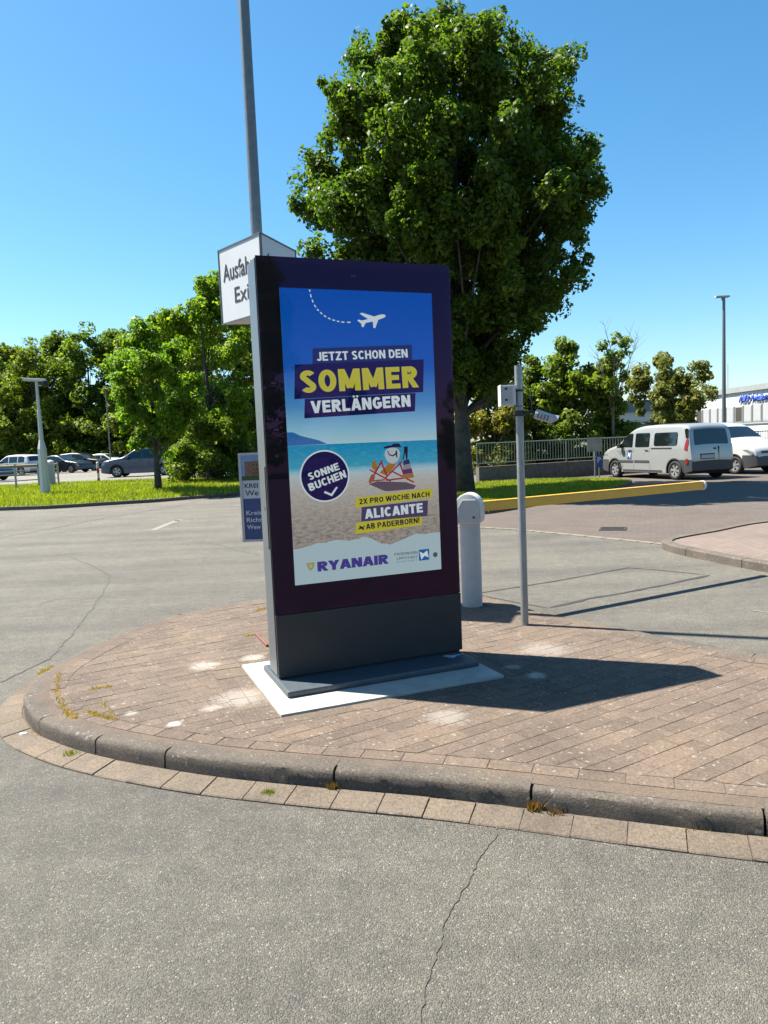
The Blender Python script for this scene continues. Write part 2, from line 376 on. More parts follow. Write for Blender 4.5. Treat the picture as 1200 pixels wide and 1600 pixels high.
strip('crack', [(-10, 842), (70, 828), (150, 812), (240, 797), (310, 784)], .05, CRACKM, road, jitter=.02)
strip('crack', [(300, 845), (345, 852), (380, 862), (410, 868)], .016, CRACKM, road, jitter=.015, step=.05)
strip('crack', [(782, 1290), (770, 1318), (745, 1352), (722, 1395), (706, 1420), (690, 1470), (672, 1530), (650, 1620)], .007, pm('crack_dust', (.095, .088, .076), .95, var=.4, vscale=70), road, z=.003, jitter=.007, step=.02)
WORN = pm('worn_road_paint', (.225, .21, .17), .8, var=.2, vscale=14)
strip('road_marking', [(238, 829), (262, 819), (282, 812)], .16, WORN, road)
strip('road_marking', [(222, 817), (262, 813), (300, 815)], .10, pm('faded_road_paint', (.20, .19, .165), .85, var=.2, vscale=14), road)
strip('road_marking', [(1176, 954), (1215, 960)], .03, WORN, road)
# drain cover set in the paving
dc = un(958, 827)
g_ = thing('drain_cover', 'dark iron drain grate set flush in the brown block paving', 'drain cover', (dc.x, dc.y, .004), R(-20)); g_.scale = (.72, .72, 1)
fr_ = MB()
fr_.box(-.3, .3, -.3, -.25, 0, .012).box(-.3, .3, .25, .3, 0, .012).box(-.3, -.25, -.25, .25, 0, .012).box(.25, .3, -.25, .25, 0, .012)
IRON = pm('cast_iron', (.05, .047, .045), .7, .3, var=.2); fr_.build('frame', IRON, g_)
for i in range(7): MB().box(-.25, .25, -.235+i*.07, -.195+i*.07, 0, .01).build('bar', IRON, g_)

# ------------------------------------------------------------------ the traffic island
ZI = .11
front_px = [(36, 1085), (50, 1115), (75, 1130), (150, 1154), (300, 1180), (420, 1193), (520, 1202), (680, 1215), (830, 1231), (1000, 1251), (1200, 1272)]
outl = [un(x, y, ZI).to_2d()[:] for x, y in front_px]
outl += [(2.1, 2.58), (2.9, 2.32), (3.6, 2.18), (4.1, 2.25), (4.35, 2.6), (4.2, 3.1), (3.7, 3.85), (3.15, 4.5)]
outl += [un(x, y, ZI).to_2d()[:] for x, y in [(1200, 1022), (1130, 1011), (1050, 996), (960, 978), (900, 966), (830, 951)]]
outl += [(.75, 7.45), (.2, 7.85), (-.45, 7.98)]
outl += [un(x, y, ZI).to_2d()[:] for x, y in [(415, 934), (360, 942), (300, 954), (250, 967), (200, 984), (150, 1004), (100, 1029), (62, 1052)]]
ring = catmull(outl, 8)
# smooth + arc-length resample
for _ in range(6): ring = [tuple((ring[i-1][j]+2*ring[i][j]+ring[(i+1) % len(ring)][j])/4 for j in (0, 1)) for i in range(len(ring))]
def resample(poly, step):
    P = [Vector(p) for p in poly]+[Vector(poly[0])]; cum = [0]
    for i in range(len(P)-1): cum.append(cum[-1]+(P[i+1]-P[i]).length)
    n = int(round(cum[-1]/step)); out = []; k = 0
    for i in range(n):
        s = cum[-1]*i/n
        while cum[k+1] < s: k += 1
        out.append(P[k].lerp(P[k+1], (s-cum[k])/max(1e-9, cum[k+1]-cum[k])))
    return out, cum[-1]
ring, PERIM = resample(ring, .02)
NR = len(ring)
ringN = []
for i in range(NR):
    t = (ring[(i+3) % NR]-ring[i-3]).normalized(); ringN.append(Vector((t.y, -t.x)))
c0_ = sum((Vector(p) for p in ring), Vector((0, 0)))/NR
if (ring[0]+ringN[0]-c0_).length < (ring[0]-c0_).length: ringN = [-n for n in ringN]
def rp(s, off):
    x = (s/PERIM*NR) % NR; i = int(x); f = x-i; j = (i+1) % NR
    return ring[i].lerp(ring[j], f) + (ringN[i].lerp(ringN[j], f))*off
def s_of(px, py, z=ZI):
    p = un(px, py, z).to_2d(); i = min(range(NR), key=lambda k: (ring[k]-p).length); return i/NR*PERIM
KW = .14
bedpoly = [tuple(ring[i]-ringN[i]*.05) for i in range(0, NR, 4)]
island = MB().prism(bedpoly, -.03, ZI-.003).build('traffic_island', S_BED); tag(island, kind='structure')
# kerb stones: joints where the photograph shows them, 1 m / 0.5 m stones elsewhere
js = sorted([s_of(60, 1124), s_of(148, 1153), s_of(262, 1172), s_of(520, 1202), s_of(833, 1231), s_of(36, 1085)])
dirn = 1
joints = list(js); s = js[-1]; 
while s + .9 < js[0]+PERIM-.3: s += .9; joints.append(s)
KPROF = [(-KW, -.04), (-KW, ZI-.004), (-.026, ZI), (-.012, ZI-.004), (-.002, ZI-.012), (.003, ZI-.024), (.005, ZI-.05), (.008, -.04)]
rk = random.Random(3)
def sweep_piece(s0, s1, prof, step=.06, dz=0.0, wear=False):
    n = max(2, int((s1-s0)/step)); vs = []; fs = []; k = len(prof)
    for i in range(n+1):
        s = s0+(s1-s0)*i/n
        for o, z in prof:
            wo = rk.gauss(0, .0016) if (wear and z > .02) else 0; q = rp(s, o+wo); vs.append((q.x, q.y, z+dz-(abs(rk.gauss(0, .0014)) if wear and z > .05 else 0)))
    for i in range(n):
        for j in range(k): fs.append((i*k+j, i*k+(j+1) % k, (i+1)*k+(j+1) % k, (i+1)*k+j))
    fs += [tuple(range(k)), tuple(range(n*k+k-1, n*k-1, -1))]
    return MB().add(vs, fs)
rk = random.Random(3)
joints = sorted(joints)
for i in range(len(joints)):
    a = joints[i]; b = joints[i+1] if i+1 < len(joints) else joints[0]+PERIM
    if b-a < .1: continue
    g0 = .003 if rk.random() < .6 else .006
    o = sweep_piece(a+g0, b-g0, KPROF, .035, rk.uniform(-.004, .004), True).build('kerb_stone', S_KERB, island); auto_smooth(o, 40)
sweep_piece(0, PERIM, [(-.01, -.03), (-.01, .020), (.160, .006), (.168, -.03)], .1).build('gutter_bed', S_BED, island)
# gutter: a course of flat pavers outside the kerb along the near side
sg = 0.0
GP = [(.014, -.04), (.014, .022), (.019, .025), (.160, .011), (.166, .006), (.166, -.04)]
while sg < PERIM-.1:
    ln = .215+rk.uniform(-.01, .01); mid = rp(sg+ln/2, 0)
    if mid.y < 5.0-.2*(mid.x+2.4) or mid.y < 4.9:
        sweep_piece(sg+.003, sg+ln-.003, GP, .08, rk.uniform(-.003, .003)).build('gutter_stone', S_GUT, island)
    sg += ln
# paving bricks: one stretcher course inside the kerb, then rows at 32 degrees, and a relaid band round the kiosk pad
KX, KY, KYAW, KWID, KH, KD = -.6951, 4.5649, .3823, 1.2868, 2.6288, .2493
EX = Vector((math.cos(KYAW), math.sin(KYAW))); EY = Vector((-math.sin(KYAW), math.cos(KYAW)))
def kl(x, y): q = Vector((KX, KY))+EX*x+EY*y; return (q.x, q.y)
PADR = (-.115, 1.315, -.49, .60)
BAND = (PADR[0]-.205, PADR[1]+.205, PADR[2]-.105, PADR[3]+.205)
bricks = []
INN = KW+.006
sg = 0.0
while sg < PERIM-.08:
    ln = min(.2, PERIM-sg)
    poly = [tuple(rp(sg+.003, -INN)), tuple(rp(sg+ln-.003, -INN)), tuple(rp(sg+ln-.003, -INN-.096)), tuple(rp(sg+.003, -INN-.096))]
    bricks.append(poly); sg += ln
inner = [tuple(ring[i]-ringN[i]*(INN+.10)) for i in range(0, NR, 6)]
def inner_clip(poly):
    cx = sum(p[0] for p in poly)/len(poly); cy = sum(p[1] for p in poly)/len(poly)
    ins = [inside(p, inner) for p in poly]
    if all(ins): return poly
    if not any(ins): return None
    # clip against the nearest outline edges
    idx = min(range(NR), key=lambda k: (ring[k].x-cx)**2+(ring[k].y-cy)**2)
    for d in (-7, 0, 7):
        k = (idx+d) % NR; a = ring[k]-ringN[k]*(INN+.10)
        poly = clip_half(poly, a, ringN[k], 1)
        if len(poly) < 3: return None
    return poly
def outside_rect(poly, rect):
    """pieces of poly outside the pad band (kiosk-aligned rectangle)"""
    res = []; x0, x1, y0, y1 = rect
    for a, n in ((kl(x0, 0), -EX), (kl(x1, 0), EX), (kl(0, y0), -EY), (kl(0, y1), EY)):
        o = clip_half(poly, a, n, -1)
        if len(o) >= 3 and area(o) > 2e-4: res.append(o)
        poly = clip_half(poly, a, n, 1)
        if len(poly) < 3: break
    return res
ang = R(32.3); bx = Vector((math.cos(ang), math.sin(ang))); by = Vector((-bx.y, bx.x))
for r_ in range(-70, 90):
    off = (r_ % 2)*.1+rk.uniform(-.008, .008)
    for k in range(-30, 40):
        o = Vector((0, 4.5))+bx*(k*.2+off)+by*(r_*.1); g = .0012
        if not (-3 < o.x < 5 and 1.5 < o.y < 8.6): continue
        poly = [tuple(o+bx*g+by*g), tuple(o+bx*(.2-g)+by*g), tuple(o+bx*(.2-g)+by*(.1-g)), tuple(o+bx*g+by*(.1-g))]
        poly = inner_clip(poly)
        if not poly or area(poly) < 8e-4: continue
        bricks += outside_rect(poly, BAND)
def band_row(x0, x1, y0, y1, along):
    L_ = (x1-x0) if along else (y1-y0); n = max(1, round(L_/.2)); w = (y1-y0) if along else (x1-x0); m = max(1, round(w/.1))
    for i in range(n):
        for j in range(m):
            if along: q = (x0+L_*i/n+.002, x0+L_*(i+1)/n-.002, y0+w*j/m+.002, y0+w*(j+1)/m-.002)
            else: q = (x0+w*j/m+.002, x0+w*(j+1)/m-.002, y0+L_*i/n+.002, y0+L_*(i+1)/n-.002)
            bricks.append([kl(q[0], q[2]), kl(q[1], q[2]), kl(q[1], q[3]), kl(q[0], q[3])])
b0, b1, b2, b3 = BAND; p0, p1, p2, p3 = PADR
band_row(b0, b1, b2, p2-.002, True); band_row(b0, b1, p3+.002, b3, True); band_row(b0, p0-.002, p2, p3, False); band_row(p1+.002, b1, p2, p3, False)
def pix(p):
    d = np.array([p[0], p[1], p[2]-CAM_H]); z = d@AF
    return (600+F_PX*(d@AR)/z, 800-F_PX*(d@AU)/z, z)
def score(poly):
    pj = [pix((q[0], q[1], ZI)) for q in poly]
    if min(q[2] for q in pj) < .3: return 0
    cx = sum(q[0] for q in pj)/len(pj); cy = sum(q[1] for q in pj)/len(pj)
    if not (-10 < cx < 1210 and cy < 1600): return 0
    return area([(q[0], q[1]) for q in pj])
order = sorted(bricks, key=score, reverse=True)
for poly in order[:300]:
    cx = sum(p[0] for p in poly)/len(poly); cy = sum(p[1] for p in poly)/len(poly)
    o = MB().prism([(p[0]-cx, p[1]-cy) for p in poly], -.05, 0, .0012).build('brick', S_BRICK, island)
    o.location = (cx, cy, ZI+rk.gauss(0, .0005)); o.rotation_euler = (rk.gauss(0, .003), rk.gauss(0, .003), 0)
mb = MB()
for poly in order[300:]:
    mb.prism(poly, ZI-.05, ZI+rk.gauss(0, .0007), .0012)
tag(mb.build('bricks', S_BRICK, island), kind='stuff')

# small raised island with reddish paving on the right
ri = [(p.x, p.y) for p in (un(1052, 856), un(1120, 873), un(1200, 893))]
rpoly = catmull([(4.02, 10.5), (3.85, 9.95), (4.02, 9.1), (4.3, 8.2), (4.9, 7.1), (6.2, 6.2), (8.5, 6.2), (10, 8), (9.4, 11.2), (7.6, 12.4), (6.0, 11.95), (4.9, 11.15)], 6)
side_i = MB().prism(rpoly, -.03, .085).build('pavement', P_RED); tag(side_i, kind='structure')
rr2, per2 = resample(rpoly, .05)
n2 = len(rr2); seg = int(1.0/.05)
for a in range(0, n2, seg):
    vs = []; fs = []; m_ = min(seg, n2-a)
    for k in range(m_+1):
        i = (a+k) % n2; t = (rr2[(i+1) % n2]-rr2[i-1]).normalized(); n = Vector((t.y, -t.x))
        p = rr2[i]; cc = Vector((6.5, 9.2))
        if (p+n-cc).length < (p-cc).length: n = -n
        sh = t*(.006 if k == 0 else (-.006 if k == m_ else 0))
        for o_, z in ((-.06, -.04), (-.06, .105), (.055, .105), (.075, .09), (.08, -.04)):
            q = p+n*o_+sh; vs.append((q.x, q.y, z))
    for k in range(m_):
        for j in range(5): fs.append((k*5+j, k*5+(j+1) % 5, k*5+5+(j+1) % 5, k*5+5+j))
    fs += [(0, 1, 2, 3, 4), tuple(range(m_*5+4, m_*5-1, -1))]
    MB().add(vs, fs).build('kerb_stone', S_KERB, side_i)

# ------------------------------------------------------------------ concrete pad and kiosk
pad = MB().prism([kl(PADR[0], PADR[2]), kl(PADR[1], PADR[2]), kl(PADR[1], PADR[3]), kl(PADR[0], PADR[3])], ZI-.06, ZI+.014).build('concrete_pad', S_PAD, bevel=.006)
tag(pad, 'pale concrete slab under the base plate of the advertising kiosk', 'slab')
KZ = ZI+.014
kiosk = thing('advertising_kiosk', 'tall dark grey advertising kiosk with a lit holiday poster screen', 'kiosk', (KX, KY, KZ), KYAW)
HZ = KH-.014; GZ = .4619-.014
MB().prism([(-.012, -.25), (1.275, -.25), (1.275, .378), (-.012, .378)], 0, .04).build('base_plate', BASEP, kiosk, bevel=.012)
MB().box(.004, KWID-.004, .022, KD, .045, HZ-.003).build('housing', ANTH_S, kiosk, bevel=.006)
MB().box(.002, KWID-.002, 0, .019, .052, GZ-.004).build('lower_panel', ANTH, kiosk, bevel=.003)
MB().box(.012, KWID-.012, .019, .024, .041, .056).build('shadow_gap', BPLAST, kiosk)
for xx in (-.001, KWID-.003): MB().box(xx, xx+.004, .028, .034, .06, HZ-.01).build('side_seam', BPLAST, kiosk)
hatch = MB().box(-.0015, .006, .07, .135, .86, 1.36).build('service_hatch', ANTH_S, kiosk, bevel=.001)
MB().box(-.003, -.0005, .105, .118, 1.09, 1.115).build('keyhole', BPLAST, hatch)
MB().box(.0, .004, .066, .0685, .855, 1.365).build('hatch_gap', BPLAST, kiosk)
BEZEL = pm('black_bezel', (.004, .002, .006), .5, spec=.2)
MB().box(.002, KWID-.002, .0085, .0195, GZ, HZ).build('bezel', BEZEL, kiosk)
# screen picture -------------------------------------------------------------
def K(px, py):
    d = ray(px, py); n = np.array([-EY.x, -EY.y, 0]); o = np.array([KX, KY, KZ]) - np.array([0, 0, CAM_H])
    t = (o@n)/(d@n); p = d*t-o
    return Vector((p[0]*EX.x+p[1]*EX.y, p[2]))
SX0, SX1, SZ0, SZ1 = .137, 1.1497, .6341-.014, 2.4466-.014
SG = .27          # backlight level of the screen
def glow(name, col): return em('screen_'+name, col, SG)
def screen_pic(name, fn):
    m = bpy.data.materials.new('screen_'+name); m.use_nodes = True; nt, N, L = nodes_of(m); N.remove(N['Principled BSDF'])
    e = N.new('ShaderNodeEmission'); e.inputs[1].default_value = SG; L.new(e.outputs[0], N['Material Output'].inputs[0])
    tc = N.new('ShaderNodeTexCoord'); fn(N, L, tc.outputs['Object'], e.inputs[0]); return m
LAYER = [0]
def flat(name, pts, mat, lift=None):
    """flat printed shape on the display, pts in kiosk x,z"""
    if lift is None: LAYER[0] += 1; lift = LAYER[0]
    y = .0082-.00018*lift
    bm = bmesh.new(); vs = [bm.verts.new((p[0], y, p[1])) for p in pts]
    f = bm.faces.new(vs); bmesh.ops.triangulate(bm, faces=[f]); bmesh.ops.recalc_face_normals(bm, faces=bm.faces)
    me = bpy.data.meshes.new(name); bm.to_mesh(me); bm.free(); return link(name, me, mat, screen)
def mapz(N, L, vec, a, b):
    s = N.new('ShaderNodeSeparateXYZ'); L.new(vec, s.inputs[0]); mr = N.new('ShaderNodeMapRange'); L.new(s.outputs['Z'], mr.inputs['Value'])
    mr.inputs['From Min'].default_value = a; mr.inputs['From Max'].default_value = b; return mr.outputs[0]
z_sea = K(560, 692).y; z_shore = K(560, 738).y
def f_sky(N, L, v, out):
    r = ramp(N, [(0, (.33, .50, .55)), (.10, (.20, .42, .55)), (.25, (.055, .22, .46)), (.5, (.008, .085, .38)), (1, (.0, .065, .34))])
    L.new(mapz(N, L, v, z_sea, SZ1), r.inputs[0]); L.new(r.outputs[0], out)
def f_sea(N, L, v, out):
    mp = N.new('ShaderNodeMapping'); mp.inputs['Scale'].default_value = (9, 1, 60); L.new(v, mp.inputs[0])
    n = noise(N, L, mp.outputs[0], 2.2, 6, .7); r = ramp(N, [(.3, (.0, .17, .34)), (.55, (.02, .30, .46)), (.8, (.35, .58, .62))]); L.new(n, r.inputs[0])
    rg = ramp(N, [(0, (.62, .68, .68)), (.12, (.40, .52, .54)), (.24, (.06, .30, .40)), (1, (.0, .15, .36))]); L.new(mapz(N, L, v, z_shore, z_sea), rg.inputs[0])
    L.new(mixc(N, L, r.outputs[0], rg.outputs[0], .5), out)
def f_sand(N, L, v, out):
    mp = N.new('ShaderNodeMapping'); mp.inputs['Scale'].default_value = (16, 1, 42); L.new(v, mp.inputs[0])
    n = noise(N, L, mp.outputs[0], 1.6, 8, .75)
    r = ramp(N, [(.34, (.05, .038, .03)), (.44, (.22, .19, .155)), (.56, (.36, .33, .28)), (.75, (.46, .43, .38))]); L.new(n, r.inputs[0])
    rg = ramp(N, [(0, (.17, .15, .14)), (.45, (.34, .31, .27)), (.8, (.40, .40, .37)), (1, (.38, .48, .50))]); L.new(mapz(N, L, v, SZ0+.25, z_shore), rg.inputs[0])
    rf = ramp(N, [(0, (.75, .75, .75)), (1, (.12, .12, .12))]); L.new(mapz(N, L, v, SZ0+.25, z_shore), rf.inputs[0])
    L.new(mixc(N, L, rg.outputs[0], r.outputs[0], rf.outputs[0]), out)
screen = MB().box(SX0, SX1, .0082, .0095, SZ0, SZ1).build('screen', em('screen_paper', (.33, .44, .47), SG), kiosk)
flat('sky_picture', [(SX0, z_sea), (SX1, z_sea), (SX1, SZ1), (SX0, SZ1)], screen_pic('sky', f_sky))
flat('sea_picture', [(SX0, z_shore), (SX1, z_shore), (SX1, z_sea), (SX0, z_sea)], screen_pic('sea', f_sea), 1)
flat('beach_picture', [(SX0, SZ0+.1), (SX1, SZ0+.1), (SX1, z_shore), (SX0, z_shore)], screen_pic('sand', f_sand), 1)
def c1(x, y): return (380+x*.3, 380+y*.3)
def c2(x, y): return (380+x*.3, 680+y*.3)
def poly_px(name, pxs, mat, lift=None): return flat(name, [K(*p) for p in pxs], mat, lift)
W_ = glow('white', (.52, .60, .62)); NAVY = glow('navy', (.006, .008, .055)); PURP = glow('plum', (.05, .045, .10)); YEL = glow('yellow', (.42, .40, .02)); INK = glow('ink', (.01, .01, .03))
LAYER[0] = 1
hill = [K(*c1(232, 985)), K(*c1(262, 985)), K(*c1(300, 1003)), K(*c1(350, 1024)), K(*c1(395, 1026)), K(*c1(440, 1040))]
hill = [Vector((SX0, hill[0].y))]+hill[1:]+[Vector((SX0, z_sea))]
hill[-2].y = z_sea+.002
flat('hill_picture', hill, glow('hill', (.02, .12, .32)))
torn = [(268, 595), (300, 590), (330, 580), (365, 572), (400, 560), (425, 562), (455, 552), (490, 545), (520, 548), (550, 555), (575, 545), (600, 541), (630, 530), (655, 536), (690, 550), (715, 562), (740, 567), (775, 568), (800, 560), (830, 548), (850, 540), (880, 524), (905, 513), (930, 519), (960, 515), (990, 508), (1024, 507)]
rt_ = random.Random(5); tp = []
for i in range(len(torn)-1):
    for k in range(3):
        f_ = k/3; q = K(*c2(torn[i][0]+(torn[i+1][0]-torn[i][0])*f_, torn[i][1]+(torn[i+1][1]-torn[i][1])*f_+(rt_.uniform(-3, 3) if k else 0))); tp.append(q)
tp.append(K(*c2(*torn[-1]))); tp[0].x = SX0; tp[-1].x = SX1
flat('torn_paper', tp+[Vector((SX1, SZ0)), Vector((SX0, SZ0))], W_ if False else glow('paper', (.33, .44, .47)))
poly_px('text_box', [c1(363, 547), c1(881, 528), c1(882, 606), c1(363, 630)], glow('box', (.012, .025, .10)))
poly_px('text_box', [c1(270, 632), c1(943, 604), c1(940, 775), c1(268, 812)], NAVY)
poly_px('text_box', [c1(322, 811), c1(900, 780), c1(897, 875), c1(320, 912)], NAVY)
def text_mesh(name, s, mat, bold=.0):
    cu = bpy.data.curves.new(name, 'FONT'); cu.body = s; cu.offset = bold; cu.resolution_u = 3; cu.size = 1
    o = bpy.data.objects.new(name, cu); COL.objects.link(o); bpy.context.view_layer.update()
    me = bpy.data.meshes.new_from_object(o.evaluated_get(bpy.context.evaluated_depsgraph_get()))
    COL.objects.unlink(o); bpy.data.objects.remove(o); me.name = name; me.materials.clear(); me.materials.append(mat)
    n = len(me.vertices); co = np.empty(n*3); me.vertices.foreach_get('co', co); co = co.reshape(-1, 3); return me, co
CAPH = .73
def place_text(name, s, bl, br, tl, mat, to3, parent, bold=.02, cap=None, label=None):
    """text with its baseline from bl to br and cap height |tl-bl| in a 2D frame, mapped to 3D by to3"""
    me, co = text_mesh(name, s, mat, bold)
    w = co[:, 0].max()-co[:, 0].min(); x0 = co[:, 0].min(); e = (br-bl); wid = e.length; e = e/wid; u = Vector((-e.y, e.x))
    ch = (tl-bl).dot(u); ch = abs(ch); nu = u if (tl-bl).dot(u) > 0 else -u
    new = np.empty_like(co)
    for i, c in enumerate(co):
        q = bl+e*((c[0]-x0)/w*wid)+nu*(c[1]/CAPH*ch); new[i] = to3(q)
    me.vertices.foreach_set('co', new.ravel()); me.update()
    return link(name, me, mat, parent)
def arc_(cx, cy, rx, ry, a0, a1, n=14): return [(cx+rx*math.cos(R(a0+(a1-a0)*k/n)), cy+ry*math.sin(R(a0+(a1-a0)*k/n))) for k in range(n+1)]
def glyph(ch, t):
    """bold grotesque capitals as centre lines of thick strokes; returns (width, [polylines])"""
    h = t/2; b, u = h, 1-h; w = .60; r = w-h; m = w/2
    G = {'I': (t, [[(h, 0), (h, 1)]]), 'L': (.54, [[(h, 1), (h, b), (.54, b)]]), 'T': (w, [[(0, u), (w, u)], [(m, 0), (m, u)]]),
      'E': (.56, [[(.56, b), (h, b), (h, u), (.56, u)], [(h, .51), (.52, .51)]]), 'F': (.55, [[(h, 0), (h, u), (.55, u)], [(h, .49), (.5, .49)]]),
      'H': (.64, [[(h, 0), (h, 1)], [(.64-h, 0), (.64-h, 1)], [(h, .51), (.64-h, .51)]]), 'N': (.66, [[(h, 0), (h, 1)], [(.66-h, 0), (.66-h, 1)], [(h*.9, 1.06), (.66-h*.9, -.06)]]),
      'M': (.82, [[(h, 0), (h, 1)], [(.82-h, 0), (.82-h, 1)], [(h*.9, 1.08), (.41, .14)], [(.82-h*.9, 1.08), (.41, .14)]]),
      'A': (.68, [[(h*.75, -.05), (.34, 1.08)], [(.68-h*.75, -.05), (.34, 1.08)], [(.17, .29), (.51, .29)]]), 'V': (.68, [[(h*.75, 1.05), (.34, -.08)], [(.68-h*.75, 1.05), (.34, -.08)]]),
      'W': (.96, [[(h*.7, 1.05), (.27, -.08)], [(.27, -.08), (.48, 1.0)], [(.48, 1.0), (.69, -.08)], [(.96-h*.7, 1.05), (.69, -.08)]]),
      'X': (.66, [[(h*.7, 1.05), (.66-h*.7, -.05)], [(.66-h*.7, 1.05), (h*.7, -.05)]]), 'Y': (.66, [[(h*.7, 1.06), (.33, .42)], [(.66-h*.7, 1.06), (.33, .42)], [(.33, 0), (.33, .46)]]),
      'Z': (w, [[(.02, u), (w, u)], [(0, b), (w, b)], [(.56-h*.5, 1), (h*.9, 0)]]), 'K': (.64, [[(h, 0), (h, 1)], [(h, .36), (.60-h*.3, 1.06)], [(.28, .52), (.64-h*.6, -.06)]]),
      'O': (.66, [arc_(.33, .5, .33-h, .5-h, 0, 360, 30)]), 'C': (.62, [arc_(.33, .5, .33-h, .5-h, 42, 318, 24)]), 'G': (.65, [arc_(.33, .5, .33-h, .5-h, 42, 330, 24), [(.34, .46), (.65-h*.9, .46), (.65-h*.9, .16)]]),
      'U': (.63, [[(h, 1)]+arc_(.315, .315, .315-h, .315-h, 180, 360)+[(.63-h, 1)]]), 'J': (.5, [[(.5-h, 1)]+arc_(.25, .26, .25-h, .26-h, 0, -165)]),
      'D': (.64, [[(h, b), (h, u), (.3, u)]+arc_(.3, .5, .34-h, .5-h, 90, -90)+[(h*.9, b)]]), 'P': (.6, [[(h, 0), (h, u), (.33, u)]+arc_(.33, .69, .27-h, .31-h, 90, -90)+[(h, .38+h)]]),
      'R': (.63, [[(h, 0), (h, u), (.34, u)]+arc_(.34, .71, .27-h, .29-h, 90, -90)+[(h, .42+h)], [(.30, .46), (.63-h*.7, -.04)]]),
      'B': (.62, [[(h, b), (h, u), (.33, u)]+arc_(.33, .75, .26-h, .25-h, 90, -90)+[(h, .5)], [(h, .5), (.34, .5)]+arc_(.34, .27, .28-h, .27-h, 90, -90)+[(h*.9, b)]]),
      'S': (.58, [arc_(.29, .735, .28-h, .265-h, 25, 235, 14)+[(.29, .5)]+arc_(.29, .265, .28-h, .265-h, 55, -155, 14)]), '2': (.55, [arc_(.275, .71, .27-h, .29-h, 170, -30, 14)+[(h*1.3, b)], [(h*.3, b), (.55, b)]]),
      '!': (t, [[(h, .3), (h, 1)], [(h, 0), (h, t*.95)]]), ' ': (.2, [])}
    if ch == 'Ä':
        wd, ps = G['A']; return wd, ps+[[(.15, 1.16), (.29, 1.16)], [(.39, 1.16), (.53, 1.16)]]
    return G[ch]
def caps_mesh(s, t=.2, gap=.085):
    x = 0; polys = []
    for ch in s:
        w, ps = glyph(ch, t)
        for pl_ in ps:
            P = [Vector(p) for p in pl_]; closed = (P[0]-P[-1]).length < 1e-6; n = len(P); Lf = []; Rt_ = []
            tk = t*.72 if (ch == 'Ä' and P[0].y > 1.1) else t
            for i in range(n):
                d0 = (P[i]-P[i-1]).normalized() if i else None; d1 = (P[i+1]-P[i]).normalized() if i < n-1 else None
                if closed and i == 0: d0 = (P[-1]-P[-2]).normalized()
                if closed and i == n-1: d1 = (P[1]-P[0]).normalized()
                d0 = d0 or d1; d1 = d1 or d0; n0 = Vector((-d0.y, d0.x)); n1 = Vector((-d1.y, d1.x)); mm = (n0+n1)
                mm = mm/max(.5, mm.length_squared/2) if mm.length > 1e-4 else n0
                Lf.append(P[i]+mm*tk/2); Rt_.append(P[i]-mm*tk/2)
            for i in range(n-1):
                q = [tuple(Lf[i]), tuple(Lf[i+1]), tuple(Rt_[i+1]), tuple(Rt_[i])]
                if not (ch == 'Ä' and P[0].y > 1.1):
                    q = clip_half(q, (0, 0), (0, -1)); q = clip_half(q, (0, 1), (0, 1)) if len(q) > 2 else q
                if len(q) > 2: polys.append([(a+x, b_) for a, b_ in q])
        x += w+gap
    return polys, x-gap
def ctext(s, bl, br, tl, mat, t=.2, gap=.085):
    LAYER[0] += 1; y = .0082-.00018*LAYER[0]; polys, wd = caps_mesh(s, t, gap); mb = MB()
    a, b_, c_ = K(*bl), K(*br), K(*tl); e = (b_-a)/wd; uu = (c_-a); en = e.normalized(); pr = Vector((-en.y, en.x)); uu = pr*abs(uu.dot(pr))
    for k, q in enumerate(polys):
        pts = [a+e*p[0]+uu*p[1] for p in q]; mb.add([(p.x, y-(k % 3)*.00004, p.y) for p in pts], [tuple(range(len(pts)))])
    return mb.build('lettering', mat, screen)
def stext(s, bl, br, tl, mat, bold=.02):
    LAYER[0] += 1; y = .0082-.00018*LAYER[0]
    return place_text('lettering', s, K(*bl), K(*br), K(*tl), mat, lambda q: (q.x, y, q.y), screen, bold)
ctext('JETZT SCHON DEN', c1(385, 613), c1(860, 594), c1(386, 567), W_, 0.19)
ctext('SOMMER', c1(303, 781), c1(915, 750), c1(305, 663), YEL, 0.225)
ctext('VERLÄNGERN', c1(358, 886), c1(875, 850), c1(359, 822), W_, 0.215)
# aeroplane and dashed flight path
ox, oy = 670, 400
pl = [(745, 376), (738, 386), (700, 400), (690, 441), (680, 441), (677, 407), (640, 414), (628, 437), (620, 435), (616, 418), (596, 402), (602, 397), (622, 402), (652, 394), (608, 366), (620, 361), (684, 381), (715, 371), (735, 370)]
poly_px('aeroplane_mark', [c1(*p) for p in pl], W_)
da = catmull([(347, 240), (357, 285), (378, 330), (405, 361), (440, 387), (480, 402), (520, 410), (570, 411)], 12, False)
LAYER[0] += 1
for i in range(0, len(da)-4, 7):
    a = Vector(da[i]); b = Vector(da[i+4]); t = (b-a).normalized(); n = Vector((-t.y, t.x))*3.0
    poly_px('dash', [c1(*(a+n)), c1(*(b+n)), c1(*(b-n)), c1(*(a-n))], W_, LAYER[0])
